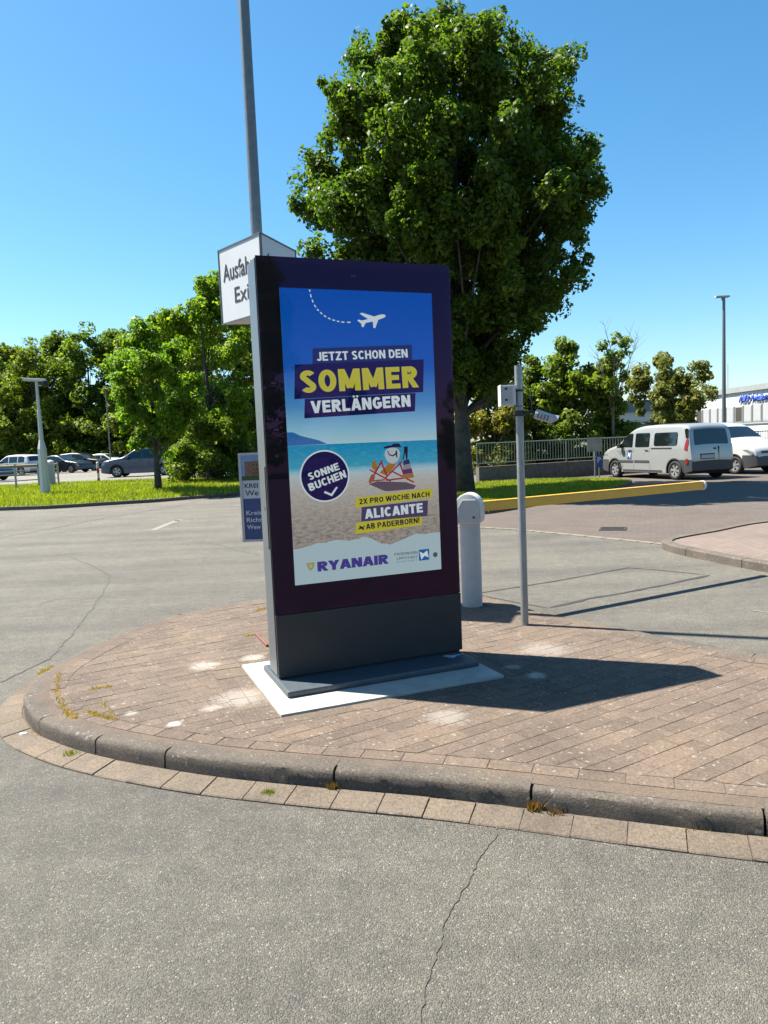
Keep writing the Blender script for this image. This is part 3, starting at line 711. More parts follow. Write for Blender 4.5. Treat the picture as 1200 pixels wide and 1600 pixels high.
# round badge
cc = K(*c2(427, 213)); rx = (K(*c2(553, 205))-K(*c2(302, 222))).length/2
flat('badge_rim', [cc+Vector((math.cos(a), math.sin(a)))*rx*1.03 for a in np.linspace(0, 2*math.pi, 49)[:-1]], W_)
flat('badge', [cc+Vector((math.cos(a), math.sin(a)))*rx*.97 for a in np.linspace(0, 2*math.pi, 49)[:-1]], NAVY)
ctext('SONNE', c2(347, 236), c2(505, 178), c2(338, 199), W_, 0.2)
ctext('BUCHEN', c2(350, 293), c2(541, 218), c2(340, 254), W_, 0.2)
poly_px('tick_mark', [c2(*p) for p in [(421, 300), (427, 291), (460, 305), (486, 268), (494, 272), (464, 318)]], W_)
# deck chair with sun hat and striped bag on the beach
RED = glow('red', (.25, .03, .025)); ORG = glow('orange', (.30, .13, .02)); SHD = glow('chair_shadow', (.09, .07, .085)); SKN = glow('tan', (.25, .08, .04))
poly_px('chair_shadow', [c2(*p) for p in [(655, 255), (700, 240), (850, 245), (902, 262), (890, 280), (760, 292), (735, 290)]], SHD)
poly_px('chair_cloth', [c2(*p) for p in [(712, 195), (765, 140), (800, 130), (790, 165), (765, 195), (740, 208)]], ORG)
poly_px('chair_cloth', [c2(*p) for p in [(670, 140), (690, 132), (704, 175), (690, 190), (672, 170)]], ORG)
LAYER[0] += 1
def bar_px(a, b, w, mat):
    a, b = Vector(a), Vector(b); t = (b-a).normalized(); n = Vector((-t.y, t.x))*w/2
    return poly_px('chair_bar', [c2(*(a+n)), c2(*(b+n)), c2(*(b-n)), c2(*(a-n))], mat)
for a, b, w in [((725, 130), (660, 250), 9), ((720, 140), (750, 212), 9), ((660, 180), (770, 240), 8), ((830, 135), (740, 225), 8), ((815, 140), (845, 225), 9), ((780, 190), (890, 245), 8), ((745, 235), (850, 222), 8), ((655, 240), (740, 232), 7)]:
    bar_px(a, b, w, RED)
poly_px('leg_mark', [c2(*p) for p in [(655, 235), (668, 205), (684, 200), (688, 222), (670, 248), (655, 250)]], SKN)
hat = K(*c2(778, 102)); LAYER[0] += 1
flat('hat', [hat+Vector((math.cos(a)*.0535*1.0, math.sin(a)*.052+.006*math.cos(2*a))) for a in np.linspace(0, 2*math.pi, 33)[:-1]], glow('hat', (.36, .42, .44)))
poly_px('hat_band', [c2(*p) for p in [(732, 62), (755, 54), (778, 52), (782, 44), (812, 42), (818, 56), (826, 62), (790, 62), (760, 66), (735, 70)]], INK)
poly_px('hat_smile', [c2(*p) for p in [(755, 80), (762, 98), (778, 104), (792, 96), (796, 80), (802, 80), (804, 118), (798, 116), (796, 102), (780, 111), (760, 104), (751, 84)]], INK)
poly_px('bag_strap', [c2(*p) for p in [(838, 60), (858, 58), (858, 75), (850, 90), (856, 128), (850, 130), (843, 90), (836, 128), (830, 128), (838, 85)]], INK)
for i, cm in enumerate([(.02, .03, .08), (.22, .2, .22), (.08, .03, .12), (.3, .12, .03)]):
    y0 = 128+i*24; poly_px('bag_stripe', [c2(836-i*1.5, y0+4), c2(864+i*7, y0-4), c2(870+i*7, y0+20), c2(834-i*1.5, y0+28)], glow('bag%d' % i, cm), LAYER[0]+1)
LAYER[0] += 1
# price boxes
poly_px('text_box', [c2(588, 326), c2(985, 276), c2(985, 322), c2(586, 378)], YEL)
poly_px('text_box', [c2(588, 457), c2(932, 416), c2(932, 467), c2(585, 515)], YEL, LAYER[0])
poly_px('text_box', [c2(617, 375), c2(963, 339), c2(960, 421), c2(615, 450)], PURP)
ctext('2X PRO WOCHE NACH', c2(605, 361), c2(972, 320), c2(603, 333), INK, 0.19)
ctext('ALICANTE', c2(637, 436), c2(937, 401), c2(636, 386), W_, 0.225)
ctext('AB PADERBORN!', c2(641, 491), c2(919, 456), c2(640, 462), INK, 0.19)
poly_px('aeroplane_mark', [c2(*p) for p in [(598, 488), (610, 484), (604, 474), (610, 472), (622, 478), (634, 470), (636, 474), (626, 482), (632, 492), (626, 494), (616, 487), (600, 492)]], INK)
VIO = glow('violet', (.045, .04, .21))
ctext('RYANAIR', c2(388, 711), c2(757, 669), c2(386, 660), VIO, .24, .035)
GOLD = glow('gold', (.30, .26, .04))
poly_px('shield_mark', [c2(*p) for p in [(330, 668), (350, 664), (371, 662), (370, 684), (360, 700), (351, 706), (338, 694)]], GOLD)
LAYER[0] += 1
for k in range(3): poly_px('shield_line', [c2(342+k*7, 672-k), c2(345+k*7, 671-k), c2(352+k*4, 694-k*2), c2(349+k*4, 694-k*2)], glow('paper', (.33, .44, .47)), LAYER[0])
GREYI = glow('grey_ink', (.06, .08, .10))
ctext('PADERBORN', c2(788, 628), c2(908, 617), c2(788, 614), GREYI, 0.13)
ctext('LIPPSTADT', c2(800, 650), c2(908, 640), c2(800, 636), GREYI, 0.13)
stext('A I R P O R T', c2(800, 664), c2(906, 655), c2(800, 656), GREYI, .0)
poly_px('logo_square', [c2(914, 597), c2(968, 591), c2(969, 648), c2(916, 654)], glow('logo_blue', (.02, .09, .30)))
poly_px('logo_bird', [c2(*p) for p in [(918, 606), (938, 616), (958, 600), (950, 620), (966, 636), (944, 628), (928, 648), (934, 626)]], W_)
flat('seal_mark', [K(*c2(1000, 622))+Vector((math.cos(a), math.sin(a)))*.017 for a in np.linspace(0, 2*math.pi, 25)[:-1]], GREYI)
# front glass: clear pane with a violet anti-reflex coat
gm = bpy.data.materials.new('coated_glass'); gm.use_nodes = True; nt, N, L = nodes_of(gm); N.remove(N['Principled BSDF'])
tr = N.new('ShaderNodeBsdfTransparent'); tr.inputs[0].default_value = (.93, .95, .97, 1); gl = N.new('ShaderNodeBsdfGlossy'); gl.inputs['Roughness'].default_value = .015; gl.inputs[0].default_value = (.62, .26, .9, 1)
fz = N.new('ShaderNodeFresnel'); fz.inputs[0].default_value = 1.42
ms = N.new('ShaderNodeMixShader'); L.new(fz.outputs[0], ms.inputs[0]); L.new(tr.outputs[0], ms.inputs[1]); L.new(gl.outputs[0], ms.inputs[2]); L.new(ms.outputs[0], N['Material Output'].inputs[0])
MB().add([(.003, 0, GZ+.001), (KWID-.003, 0, GZ+.001), (KWID-.003, 0, HZ-.001), (.003, 0, HZ-.001)], [(0, 1, 2, 3)]).build('glass', gm, kiosk)
SENS = pm('sensor_violet', (.05, .015, .12), .3)
for (x, z, w, h) in [(.055, 1.86, .03, .012), (.055, 1.58, .03, .010), (.055, 1.42, .02, .014)]:
    MB().box(x, x+w, .0065, .0085, z, z+h).build('sensor', SENS, kiosk)
MB().box(.60, .63, .0065, .0085, 2.515, 2.525).build('sensor', SENS, kiosk)
# pale spill left on the base plate
sp = []
for i in range(22):
    a = i/22*2*math.pi; rr_ = .045*(1+.45*math.sin(3*a+1)+.25*math.sin(7*a)); sp.append((1.17+rr_*1.3*math.cos(a), -.075+rr_*.6*math.sin(a), .0418))
MB().add(sp, [tuple(range(22))]).build('cement_spill', pm('dry_cement', (.55, .57, .58), .9, var=.3, vscale=60), kiosk)
# rusty steel strip behind the kiosk
a = un(400, 992, ZI); b = un(418, 1011, ZI)
rs = MB().tube([(0, 0, 0), (b.x-a.x, b.y-a.y, 0)], .011, 6).build('steel_bar', pm('rusty_red_steel', (.20, .06, .04), .8, var=.3, vscale=40)); rs.location = (a.x, a.y, ZI+.011)
tag(rs, 'thin rusty red steel bar lying on the paving beside the kiosk', 'bar')

# ------------------------------------------------------------------ tall mast with triangular sign and information panel
PX, PY = -1.065, 7.16
mast = thing('street_mast', 'tall galvanised steel mast rising behind the advertising kiosk', 'mast', (PX, PY, ZI))
o = MB().tube([(0, 0, 0), (0, 0, 4), (0, 0, 8.2)], [.062, .052, .042], 20).build('pole', GALVD, mast); auto_smooth(o, 50)
MB().lathe([(.11, 0), (.11, .014), (.075, .018), (.075, .05)], (0, 0, 0), 20).build('base_collar', GALVD, mast)
MB().lathe([(.044, 8.19), (.044, 8.22), (.02, 8.24)], (0, 0, 0), 16).build('cap', BPLAST, mast)
Nn = Vector((-.975, 6.75)); Ln = Nn+Vector((math.cos(R(131)), math.sin(R(131))))*.745; Rn = Nn+Vector((math.cos(R(71)), math.sin(R(71))))*.72
SZB, SZT = 2.785, 3.475
tsg = thing('triangular_sign', 'white three-sided exit sign box mounted round the tall mast', 'sign', (PX, PY, SZB))
tri = [tuple(p-Vector((PX, PY))) for p in (Nn, Rn, Ln)]
SIGNW = pm('sign_white', (.70, .72, .73), .4, var=.04, vscale=4); SFR = pm('sign_frame_grey', (.10, .12, .135), .5)
MB().prism(tri, .004, SZT-SZB-.004).build('panel_box', SIGNW, tsg)
def frame_face(p, q):
    p, q = Vector(p), Vector(q); e = (q-p).normalized(); n = Vector((e.y, -e.x)); H_ = SZT-SZB; W_l = (q-p).length
    if n.dot(p) < 0: n = -n
    def bx_(x0, x1, z0, z1):
        P4 = [p+e*x0+n*.0, p+e*x1+n*.0, p+e*x1+n*.007, p+e*x0+n*.007]; MB().prism([tuple(v) for v in P4], z0, z1).build('frame_bar', SFR, tsg)
    bx_(0.0, W_l, 0, .012); bx_(0, W_l, H_-.012, H_); bx_(.004, .014, .0125, H_-.0125); bx_(W_l-.014, W_l-.004, .0125, H_-.0125)
    return p, e, n
TXT = pm('black_lettering', (.015, .015, .017), .6)
for (pa, pb) in ((tri[2], tri[0]), (tri[0], tri[1])):
    p, e, n = frame_face(pa, pb)
    to3 = lambda q, p=p, e=e, n=n: (p.x+e.x*q.x+n.x*.003, p.y+e.y*q.x+n.y*.003, q.y)
    wl = (Vector(pb)-Vector(pa)).length
    place_text('lettering', 'Ausfahrt', Vector((.075, .385)), Vector((wl-.06, .385)), Vector((.075, .545)), TXT, to3, tsg, .014)
    place_text('lettering', 'Exit', Vector((.265, .165)), Vector((.60, .165)), Vector((.265, .31)), TXT, to3, tsg, .008)
frame_face(tri[1], tri[2])
# information panel low on the mast
ip = thing('information_panel', 'framed blue and white notice panel with a building photo, half hidden by the kiosk', 'notice board', (PX, PY, ZI))
iy = -.10; ix0, ix1, iz0, iz1 = -.275, .285, .73-ZI, 1.565-ZI
MB().box(ix0, ix1, iy, iy+.03, iz0, iz1).build('backing', GALV, ip)
for (a0, a1, c0, c1_) in ((ix0, ix1, iz0, iz0+.022), (ix0, ix1, iz1-.022, iz1), (ix0, ix0+.024, iz0+.0225, iz1-.0225), (ix1-.024, ix1, iz0+.0225, iz1-.0225)):
    MB().box(a0, a1, iy-.012, iy-.0005, c0, c1_).build('frame_bar', LGREY, ip)
ph = iz1-.022
def ipan(name, x0, x1, z0, z1, mat, k=1): return MB().box(x0, x1, iy-.001-.001*k, iy-.0006, z0, z1).build(name, mat, ip)
X0, X1 = ix0+.025, ix1-.025
ipan('photo_sky', X0, X1, ph-.225, ph, pm('print_sky', (.25, .42, .72), .6, var=.3, vscale=6))
mb = MB(); mb.add([(X0+.03, iy-.0026, ph-.22), (X1-.05, iy-.0026, ph-.22), (X1-.05, iy-.0026, ph-.045), (X1-.2, iy-.0026, ph-.03), (X0+.16, iy-.0026, ph-.055), (X0+.03, iy-.0026, ph-.06)], [tuple(range(6))])
mb.build('photo_castle', pm('print_brick', (.24, .12, .075), .7, var=.35, vscale=40), ip)
for r_ in range(3):
    for k in range(9): MB().box(X0+.11+k*.03, X0+.12+k*.03, iy-.0036, iy-.0028, ph-.10-r_*.04, ph-.083-r_*.04).build('photo_window', pm('print_dark', (.03, .02, .02), .7), ip)
MB().box(X0, X1, iy-.0046, iy-.0038, ph-.235, ph-.195).build('photo_hedge', pm('print_green', (.04, .10, .025), .7, var=.4, vscale=30), ip)
ipan('white_field', X0, X1, ph-.405, ph-.236, pm('print_white', (.62, .66, .72), .6)); ipan('blue_field', X0, X1, iz0+.023, ph-.406, pm('print_blue', (.045, .08, .24), .6))
ito = lambda q: (q.x, iy-.0035, q.y)
IW = pm('print_letter_white', (.7, .72, .76), .6)
place_text('lettering', 'KREI', Vector((X0+.02, ph-.305)), Vector((X0+.145, ph-.305)), Vector((X0+.02, ph-.262)), TXT, ito, ip, .015)
place_text('lettering', 'We', Vector((X0+.022, ph-.378)), Vector((X0+.145, ph-.378)), Vector((X0+.022, ph-.325)), TXT, ito, ip, .008)
for k, s_ in enumerate(('Kreis', 'Richt', 'Wew')):
    zz = ph-.56-k*.067; place_text('lettering', s_, Vector((X0+.022, zz)), Vector((X0+(.165, .165, .15)[k], zz)), Vector((X0+.022, zz+.043)), IW, ito, ip, .012)
for zz in (iz0+.15, iz1-.15): MB().lathe([(.068, zz-.015), (.068, zz+.015)], (0, 0, 0), 16).build('clamp', GALVD, ip)

# ------------------------------------------------------------------ barrier post with yellow boom
bp_ = un(740, 949, ZI)
bar = thing('barrier_post', 'light grey barrier column with rounded head holding the yellow boom', 'barrier', (bp_.x, bp_.y+.085, ZI))
o = MB().lathe([(.092, 0), (.092, .77)], (0, 0, 0), 28).build('column', LGREY, bar); auto_smooth(o, 50)
hp = []
hd = MB(); ny = 14
# head: rounded-top profile in x-z, extruded in y, turned a little
prof = [(-.118, .0), (-.125, .05), (-.122, .12)]+[(-.122*math.cos(a), .12+.135*math.sin(a)) for a in np.linspace(.12, math.pi-.12, 13)]+[(.122, .12), (.125, .05), (.118, .0), (.10, -.015), (-.10, -.015)]
n_ = len(prof); vs = [(x, -.10, z) for x, z in prof]+[(x, .10, z) for x, z in prof]
hd.add(vs, [tuple(range(n_)), tuple(range(2*n_-1, n_-1, -1))]+[(i, (i+1) % n_, n_+(i+1) % n_, n_+i) for i in range(n_)])
head = hd.build('head', WPAINT, bar, bevel=.012); head.location = (0, 0, .765); head.rotation_euler = (0, 0, R(-16)); auto_smooth(head, 30)
cov = MB().prism([(-.085, 0), (.095, 0), (.105, .03), (.105, .13), (.075, .2), (-.045, .2), (-.085, .13)], 0, .012).build('cover', LGREY, head, bevel=.004)
cov.rotation_euler = (R(90), 0, 0); cov.location = (0, -.1, 0)
lk = MB().lathe([(.010, 0), (.010, .006)], (0, 0, 0), 12).build('lock', BPLAST, head); lk.rotation_euler = (R(90), 0, 0); lk.location = (.055, -.113, .045)
b0_ = Vector((.94, 7.0, 0)); b1_ = Vector((3.49, 8.25, 0)); bd = (b1_-b0_); ba = math.atan2(bd.y, bd.x)
bs = Vector((bp_.x+.06, bp_.y+.16, .995))
boom = thing('barrier_boom', 'long yellow barrier boom lowered across the lane from the grey column', 'barrier boom', bs, math.atan2(b1_.y-bs.y, b1_.x-bs.x))
BL = (b1_.to_2d()-bs.to_2d()).length
bb = MB(); sec = [(-.03, -.045), (.03, -.045), (.036, -.03), (.036, .03), (.03, .045), (-.03, .045), (-.036, .03), (-.036, -.03)]
vs = [(0, y, z) for y, z in sec]+[(BL, y, z) for y, z in sec]
bb.add(vs, [tuple(range(8)), tuple(range(15, 7, -1))]+[(i, (i+1) % 8, 8+(i+1) % 8, 8+i) for i in range(8)]).build('beam', YELLOW, boom)
ec = MB().lathe([(.052, 0), (.052, .03), (.045, .042), (.02, .05)], (0, 0, 0), 20).build('end_cap', WPAINT, boom); ec.rotation_euler = (0, R(90), 0); ec.location = (BL, 0, 0)

# ------------------------------------------------------------------ camera pole
cp = un(820, 976, ZI)
cpo = thing('camera_pole', 'thin galvanised pole carrying a white box and a grey security camera', 'pole', (cp.x, cp.y, ZI))
o = MB().tube([(0, 0, -.02), (0, 0, 2.045)], .0305, 18).build('pole', GALV, cpo); auto_smooth(o, 50)
jb = MB().box(-.145, -.035, -.065, .06, 1.74, 1.895).build('junction_box', WPAINT, cpo, bevel=.004); jb.rotation_euler = (0, 0, R(0))
MB().box(-.153, -.1455, -.07, .065, 1.735, 1.90).build('lid', WPAINT, jb, bevel=.003)
for z in (1.775, 1.86): MB().box(-.12, -.10, -.0705, -.0677, z, z+.016).build('lock', BPLAST, jb)
MB().box(-.14, -.06, -.0675, -.0652, 1.752, 1.883).build('door', LGREY, jb)
MB().lathe([(.036, 1.845), (.036, 1.862)], (0, 0, 0), 16).build('clamp', BPLAST, cpo); MB().lathe([(.034, 1.725), (.034, 1.74)], (0, 0, 0), 16).build('clamp', GALVD, cpo)
MB().lathe([(.040, 1.655), (.040, 1.70)], (0, 0, 0), 16).build('camera_bracket', BPLAST, cpo)
MB().tube([(.03, -.01, 1.68), (.09, -.03, 1.685), (.13, -.03, 1.67)], .012, 8).build('camera_arm', BPLAST, cpo)
cm_ = MB()
sec = [(-.052, -.035), (.052, -.035), (.06, .01), (.04, .045), (-.04, .045), (-.06, .01)]
vs = [(0, y, z) for y, z in sec]+[(.19, y, z*.9) for y, z in sec]+[(.245, y*.95, max(z, .012)) for y, z in sec]
fs = [tuple(range(6)), tuple(range(17, 11, -1))]
for k in (0, 6): fs += [(k+i, k+(i+1) % 6, k+6+(i+1) % 6, k+6+i) for i in range(6)]
camh = cm_.add(vs, fs).build('camera_housing', LGREY, cpo, bevel=.004); camh.location = (.115, -.03, 1.665); camh.rotation_euler = (0, R(20), R(-12)); camh.scale = (.74, .9, .95)
for k in range(4): MB().box(.03+k*.034, .043+k*.034, -.0615, -.055, -.022, .018).build('vent', pm('vent_dark', (.16, .16, .175), .6), camh)
ln_ = MB().lathe([(.028, 0), (.028, .012)], (0, 0, 0), 14).build('lens', BPLAST, camh); ln_.rotation_euler = (0, R(90), 0); ln_.location = (.19, 0, -.008)
MB().tube([(.03, .0, 1.88), (.075, .02, 1.86), (.10, .0, 1.75), (.09, -.02, 1.69)], .005, 6).build('cable', BPLAST, cpo)
MB().tube([(-.1, .0, 1.735), (-.075, -.02, 1.68), (-.035, -.01, 1.66)], .004, 6).build('cable', BPLAST, cpo)
MB().tube([(.02, .01, 2.0), (.07, .02, 2.03), (.085, .02, 1.97), (.04, .0, 1.9)], .004, 6).build('cable', BPLAST, cpo)

# ------------------------------------------------------------------ verge on the left with kerb, bank and car park
ZC = .30
gk = [un(x, y) for x, y in [(-80, 801), (0, 798), (80, 795), (160, 790), (240, 785), (300, 780), (345, 777), (385, 773)]]
gkl = [(p.x, p.y) for p in gk]
kl0 = [(-40, 25.5), (-22, 24.2)]+gkl[1:]+[(-4.2, 27.2), (-3.6, 29.5), (-3.8, 34)]
kerbline = catmull(kl0, 8, False)
def bank(x, y):
    # height of the verge: rises from the kerb to car-park level
    d = 1e9
    for i in range(0, len(kerbline)-1):
        ax, ay = kerbline[i]; d = min(d, math.hypot(x-ax, y-ay))
    return .09+min(1, d/6.5)*(ZC-.09)
park_edge = [(-3.8, 34.0), (-7.2, 35.5), (-12, 36.5), (-17.5, 37.4), (-18.5, 36.0), (-24, 34.5), (-40, 33.0)]
verge_poly = kerbline+park_edge
vb = bmesh.new()
xs = np.arange(-40, -3, .7); ys = np.arange(23, 38.5, .7)
inn = [p for p in verge_poly]
pts = [(p[0], p[1]) for p in inn]
for x in xs:
    for y in ys:
        if inside((x, y), inn) and min(math.hypot(x-p[0], y-p[1]) for p in inn) > .3: pts.append((x, y))
from mathutils.geometry import delaunay_2d_cdt
nb = len(inn)
vv, ee, ff, *_ = delaunay_2d_cdt([Vector(p) for p in pts], [(i, (i+1) % nb) for i in range(nb)], [], 1, 1e-5)
vmesh = bpy.data.meshes.new('grass_verge'); vmesh.from_pydata([(v.x, v.y, bank(v.x, v.y)+random.uniform(-.01, .015)) for v in vv], [], [tuple(f) for f in ff])
vmesh.shade_smooth(); verge = link('grass_verge', vmesh, TURF); tag(verge, kind='structure')
mb = MB()
KV = pm('verge_kerb', (.13, .12, .105), .9, var=.25, vscale=4)
kr, i = [Vector(p) for p in kerbline], 0
for i in range(len(kr)-1):
    a, b = kr[i], kr[i+1]
    t = (b-a); l = t.length; t /= l; n = Vector((t.y, -t.x))
    m_ = max(1, round(l/1.0))
    for k in range(m_):
        p = a+t*(l*k/m_+.004); q = a+t*(l*(k+1)/m_-.004)
        MB().prism([tuple(p-n*.06), tuple(q-n*.06), tuple(q+n*.06), tuple(p+n*.06)], -.03, .115, .012).build('kerb_stone', KV, verge)
park = sheet('car_park', [(-90, 32), (-40, 33.02), (-24, 34.5), (-18.5, 36), (-17.5, 37.4), (-12, 36.5), (-7.2, 35.5), (-3.8, 34), (-3, 36), (-4, 76), (-90, 76)], ZC-.004, A_PARK)
sheet('woodland_floor', [(-120, 75), (-4.2, 75), (0, 34), (30, 34), (40, 45), (40, 130), (-120, 130)], .31, EARTH)
gp = strip('gravel_path', None or [(0, 0)], .9, pm('gravel', (.36, .33, .27), .95, var=.3, vscale=30), verge, z=0, world=[(-17.6, 36.6), (-14, 34.4), (-11, 33.0), (-8.0, 31.9), (-4.2, 31.0)])
for v in gp.data.vertices: v.co.z = bank(v.co.x, v.co.y)+.025
# grass blades
def blades(name, n, sampler, hgt, mat, parent=None, wid=.012):
    P = np.array([sampler() for _ in range(n)]); a = RNG.uniform(0, 2*np.pi, n); h = hgt*RNG.uniform(.45, 1.25, n); w = wid*RNG.uniform(.6, 1.6, n)
    dx, dy = np.cos(a)*w, np.sin(a)*w; lean = RNG.normal(0, .35, (n, 2))*h[:, None]
    v = np.empty((n, 3, 3)); v[:, 0] = P+np.stack([-dx, -dy, 0*h-.01], -1); v[:, 1] = P+np.stack([dx, dy, 0*h-.01], -1); v[:, 2] = P+np.stack([lean[:, 0], lean[:, 1], h], -1)
    me = bpy.data.meshes.new(name); me.vertices.add(3*n); me.loops.add(3*n); me.polygons.add(n)
    me.vertices.foreach_set('co', v.ravel()); me.loops.foreach_set('vertex_index', np.arange(3*n)); me.polygons.foreach_set('loop_start', np.arange(0, 3*n, 3)); me.polygons.foreach_set('loop_total', np.full(n, 3))
    me.update(); return link(name, me, mat, parent)
path_c = [Vector(p) for p in [(-17.6, 36.6), (-14, 34.4), (-11, 33.0), (-8.0, 31.9), (-4.2, 31.0)]]
def near_path(x, y):
    p = Vector((x, y))
    for i in range(len(path_c)-1):
        a, b = path_c[i], path_c[i+1]; t = max(0, min(1, (p-a).dot(b-a)/(b-a).length_squared))
        if (a+(b-a)*t-p).length < .42: return True
    return False
grid = {}
def bank_q(x, y):
    k = (round(x*2), round(y*2))
    if k not in grid: grid[k] = bank(k[0]/2, k[1]/2)
    return grid[k]
def s_verge():
    while True:
        x = random.uniform(-26, -3.6); y = random.uniform(23.5, 37.4)
        if inside((x, y), verge_poly) and not near_path(x, y): return (x, y, bank_q(x, y))
gb = blades('grass', 85000, s_verge, .13, GRASSM, None, .016); tag(gb, 'bright green unmown grass on the verge beside the car park', 'grass', kind='stuff')

# ------------------------------------------------------------------ lawn and wall with railing on the right
lawn_poly = catmull([(1.75, 15.9), (2.35, 16.2), (3.6, 17.6), (5.6, 20.0), (7.3, 22.6), (8.0, 24.6), (7.4, 26.4), (5.8, 27.3), (4.9, 27.4), (3.4, 26.9), (1.2, 26.6), (-.6, 26), (-1.2, 22), (-.2, 17.5), (.9, 16.1)], 5)
lawn = MB().prism(lawn_poly, -.03, .07).build('lawn', TURF); tag(lawn, kind='structure')
def s_lawn():
    while True:
        x = random.uniform(-1.2, 8.2); y = random.uniform(15.8, 27.5)
        if inside((x, y), lawn_poly): return (x, y, .07)
tag(blades('lawn_grass', 45000, s_lawn, .06, GRASSM, None, .012), 'short mown grass round the big tree trunk', 'grass', kind='stuff')
rr3, _ = resample(lawn_poly, .5)
for i in range(len(rr3)):
    a, b = rr3[i], rr3[(i+1) % len(rr3)]; t = (b-a).normalized(); n = Vector((t.y, -t.x))*.05; a = a+t*.005; b = b-t*.005
    MB().prism([tuple(a-n), tuple(b-n), tuple(b+n), tuple(a+n)], -.03, .085).build('kerb_stone', KV, lawn)
W0, W1, W2 = Vector((3.45, 27.4)), Vector((8.3, 29.6)), Vector((24, 34.5))
wall = thing('retaining_wall', 'low stained concrete wall below the grey green railing', 'wall', (W0.x, W0.y, 0))
rail = thing('railing', 'grey green metal railing with thin upright bars on the low concrete wall', 'railing', (W0.x, W0.y, .60))
for (A, B, first) in ((W0, W1, True), (W1, W2, False)):
    t = (B-A); l = t.length; t /= l; n = Vector((-t.y, t.x))*.11
    m_ = max(1, round(l/2.6))
    for k in range(m_):
        p = A-W0+t*(l*k/m_+.006); q = A-W0+t*(l*(k+1)/m_-.006)
        MB().prism([tuple(p-n), tuple(q-n), tuple(q+n), tuple(p+n)], -.1, .60).build('wall_section', C_WALL, wall)
    a3 = Vector((*(A-W0), 0)); b3 = Vector((*(B-W0), 0))
    MB().tube([a3+Vector((0, 0, .84)), b3+Vector((0, 0, .84))], .022, 8).build('handrail', RAILGR, rail); MB().tube([a3+Vector((0, 0, .12)), b3+Vector((0, 0, .12))], .016, 8).build('bottom_rail', RAILGR, rail)
    nb_ = int(l/.125)
    bme = MB().box(-.008, .008, -.008, .008, .125, .825).mesh('bar'); pme = MB().box(-.02, .02, -.02, .02, 0, .83).mesh('post')
    for k in range(nb_):
        q = A-W0+t*(k*.125+.02); post = (k % 16 == 0)
        if A is W1 and k > 118: break
        o = link('post' if post else 'bar', pme if post else bme, RAILGR, rail); o.location = (q.x, q.y, 0)
sbx = at(929, 700, 27.6)
sb_ = thing('sign_back', 'blank metal sign panel on a post before the railing', 'sign', (sbx.x, sbx.y, 0))
MB().tube([(0, 0, .0), (0, 0, 1.45)], .025, 10).build('post', GALV, sb_); MB().box(-.27, .27, -.045, -.027, .98, 1.5).build('panel', pm('brushed_aluminium', (.42, .40, .34), .35, .7, var=.2, vscale=6), sb_)
pk = at(936, 726, 27.0)
ps = thing('parking_sign', 'small blue parking sign with a white letter P low beside the silver van', 'sign', (pk.x, pk.y, 0))
MB().tube([(0, 0, 0), (0, 0, .8)], .02, 8).build('post', GALV, ps); MB().box(-.11, .11, -.035, -.02, .42, .88).build('plate', pm('sign_blue', (.02, .07, .30), .4), ps)
place_text('lettering', 'P', Vector((-.06, .6)), Vector((.06, .6)), Vector((-.06, .80)), WPAINT, lambda q: (q.x, -.037, q.y), ps, .02)

# ------------------------------------------------------------------ street furniture on the left
lp = un(72, 778, .1); lpz = bank(lp.x, lp.y)
lamp = thing('lamp_post', 'pale grey tapered lamp post with a flat arm on the grass verge', 'lamp post', (lp.x, lp.y, lpz-.02))
o = MB().lathe([(.30, 0), (.28, 1.2), (.265, 1.72), (.15, 2.05), (.115, 3.1), (.10, 3.12), (.085, 4.25), (.05, 4.3)], (0, 0, 0), 8).build('shaft', WPAINT, lamp)
for v in o.data.vertices: v.co.x *= .62; v.co.y *= .62
la = MB().box(-.85, -.02, -.09, .09, 4.17, 4.27).build('lamp_arm', WPAINT, lamp, bevel=.02); la.rotation_euler = (0, R(5), 0); la.location = (0, 0, .02)
MB().box(-.8, -.3, -.07, .07, 4.158, 4.169).build('lens', pm('lamp_lens', (.5, .5, .48), .2), la)
MB().tube([(.0, 0, 4.05), (.25, 0, 4.05)], .02, 8).build('bracket', WPAINT, lamp); MB().lathe([(.03, -.12), (.11, -.08), (.13, 0), (.11, .09), (.04, .13)], (.30, 0, 4.1), 14).build('camera_dome', BPLAST, lamp)
def far_lamp(name, label, p, h, r0, arm=True):
    t = thing(name, label, 'lamp post', p); auto_smooth(MB().tube([(0, 0, -.1), (0, 0, h)], [r0, r0*.6], 12).build('pole', GALVD, t), 50)
    if arm: MB().box(-.42, .25, -.12, .12, h, h+.09).build('lamp_head', LGREY, t, bevel=.02); MB().tube([(-.05, 0, h-.12), (-.05, 0, h)], .07, 8).build('collar', GALVD, t)
    return t
q = at(1131, 465, 37); far_lamp('car_park_lamp', 'tall slim grey lamp post standing behind the two vans', (q.x, q.y, 0), q.z, .11)
q = at(165, 612, 52); far_lamp('car_park_lamp', 'thin grey lamp post in front of the dark woodland edge', (q.x, q.y, ZC), q.z-ZC, .05, False)
def bank_at(px, py, Y): p = at(px, py, Y); return (p.x, p.y)
hr = thing('handrail', 'grey post and rail barrier with a pale wooden top rail at the car park edge', 'handrail', (0, 0, 0))
hp_ = []
for px, Y in ((-60, 30.8), (22, 32.4), (58, 33.5), (89, 34.4)):
    p = at(px, 720, Y); z = bank(p.x, p.y); hp_.append(Vector((p.x, p.y, z)))
    MB().tube([(p.x, p.y, z-.05), (p.x, p.y, z+1.08)], .045, 8).build('post', LGREY, hr)
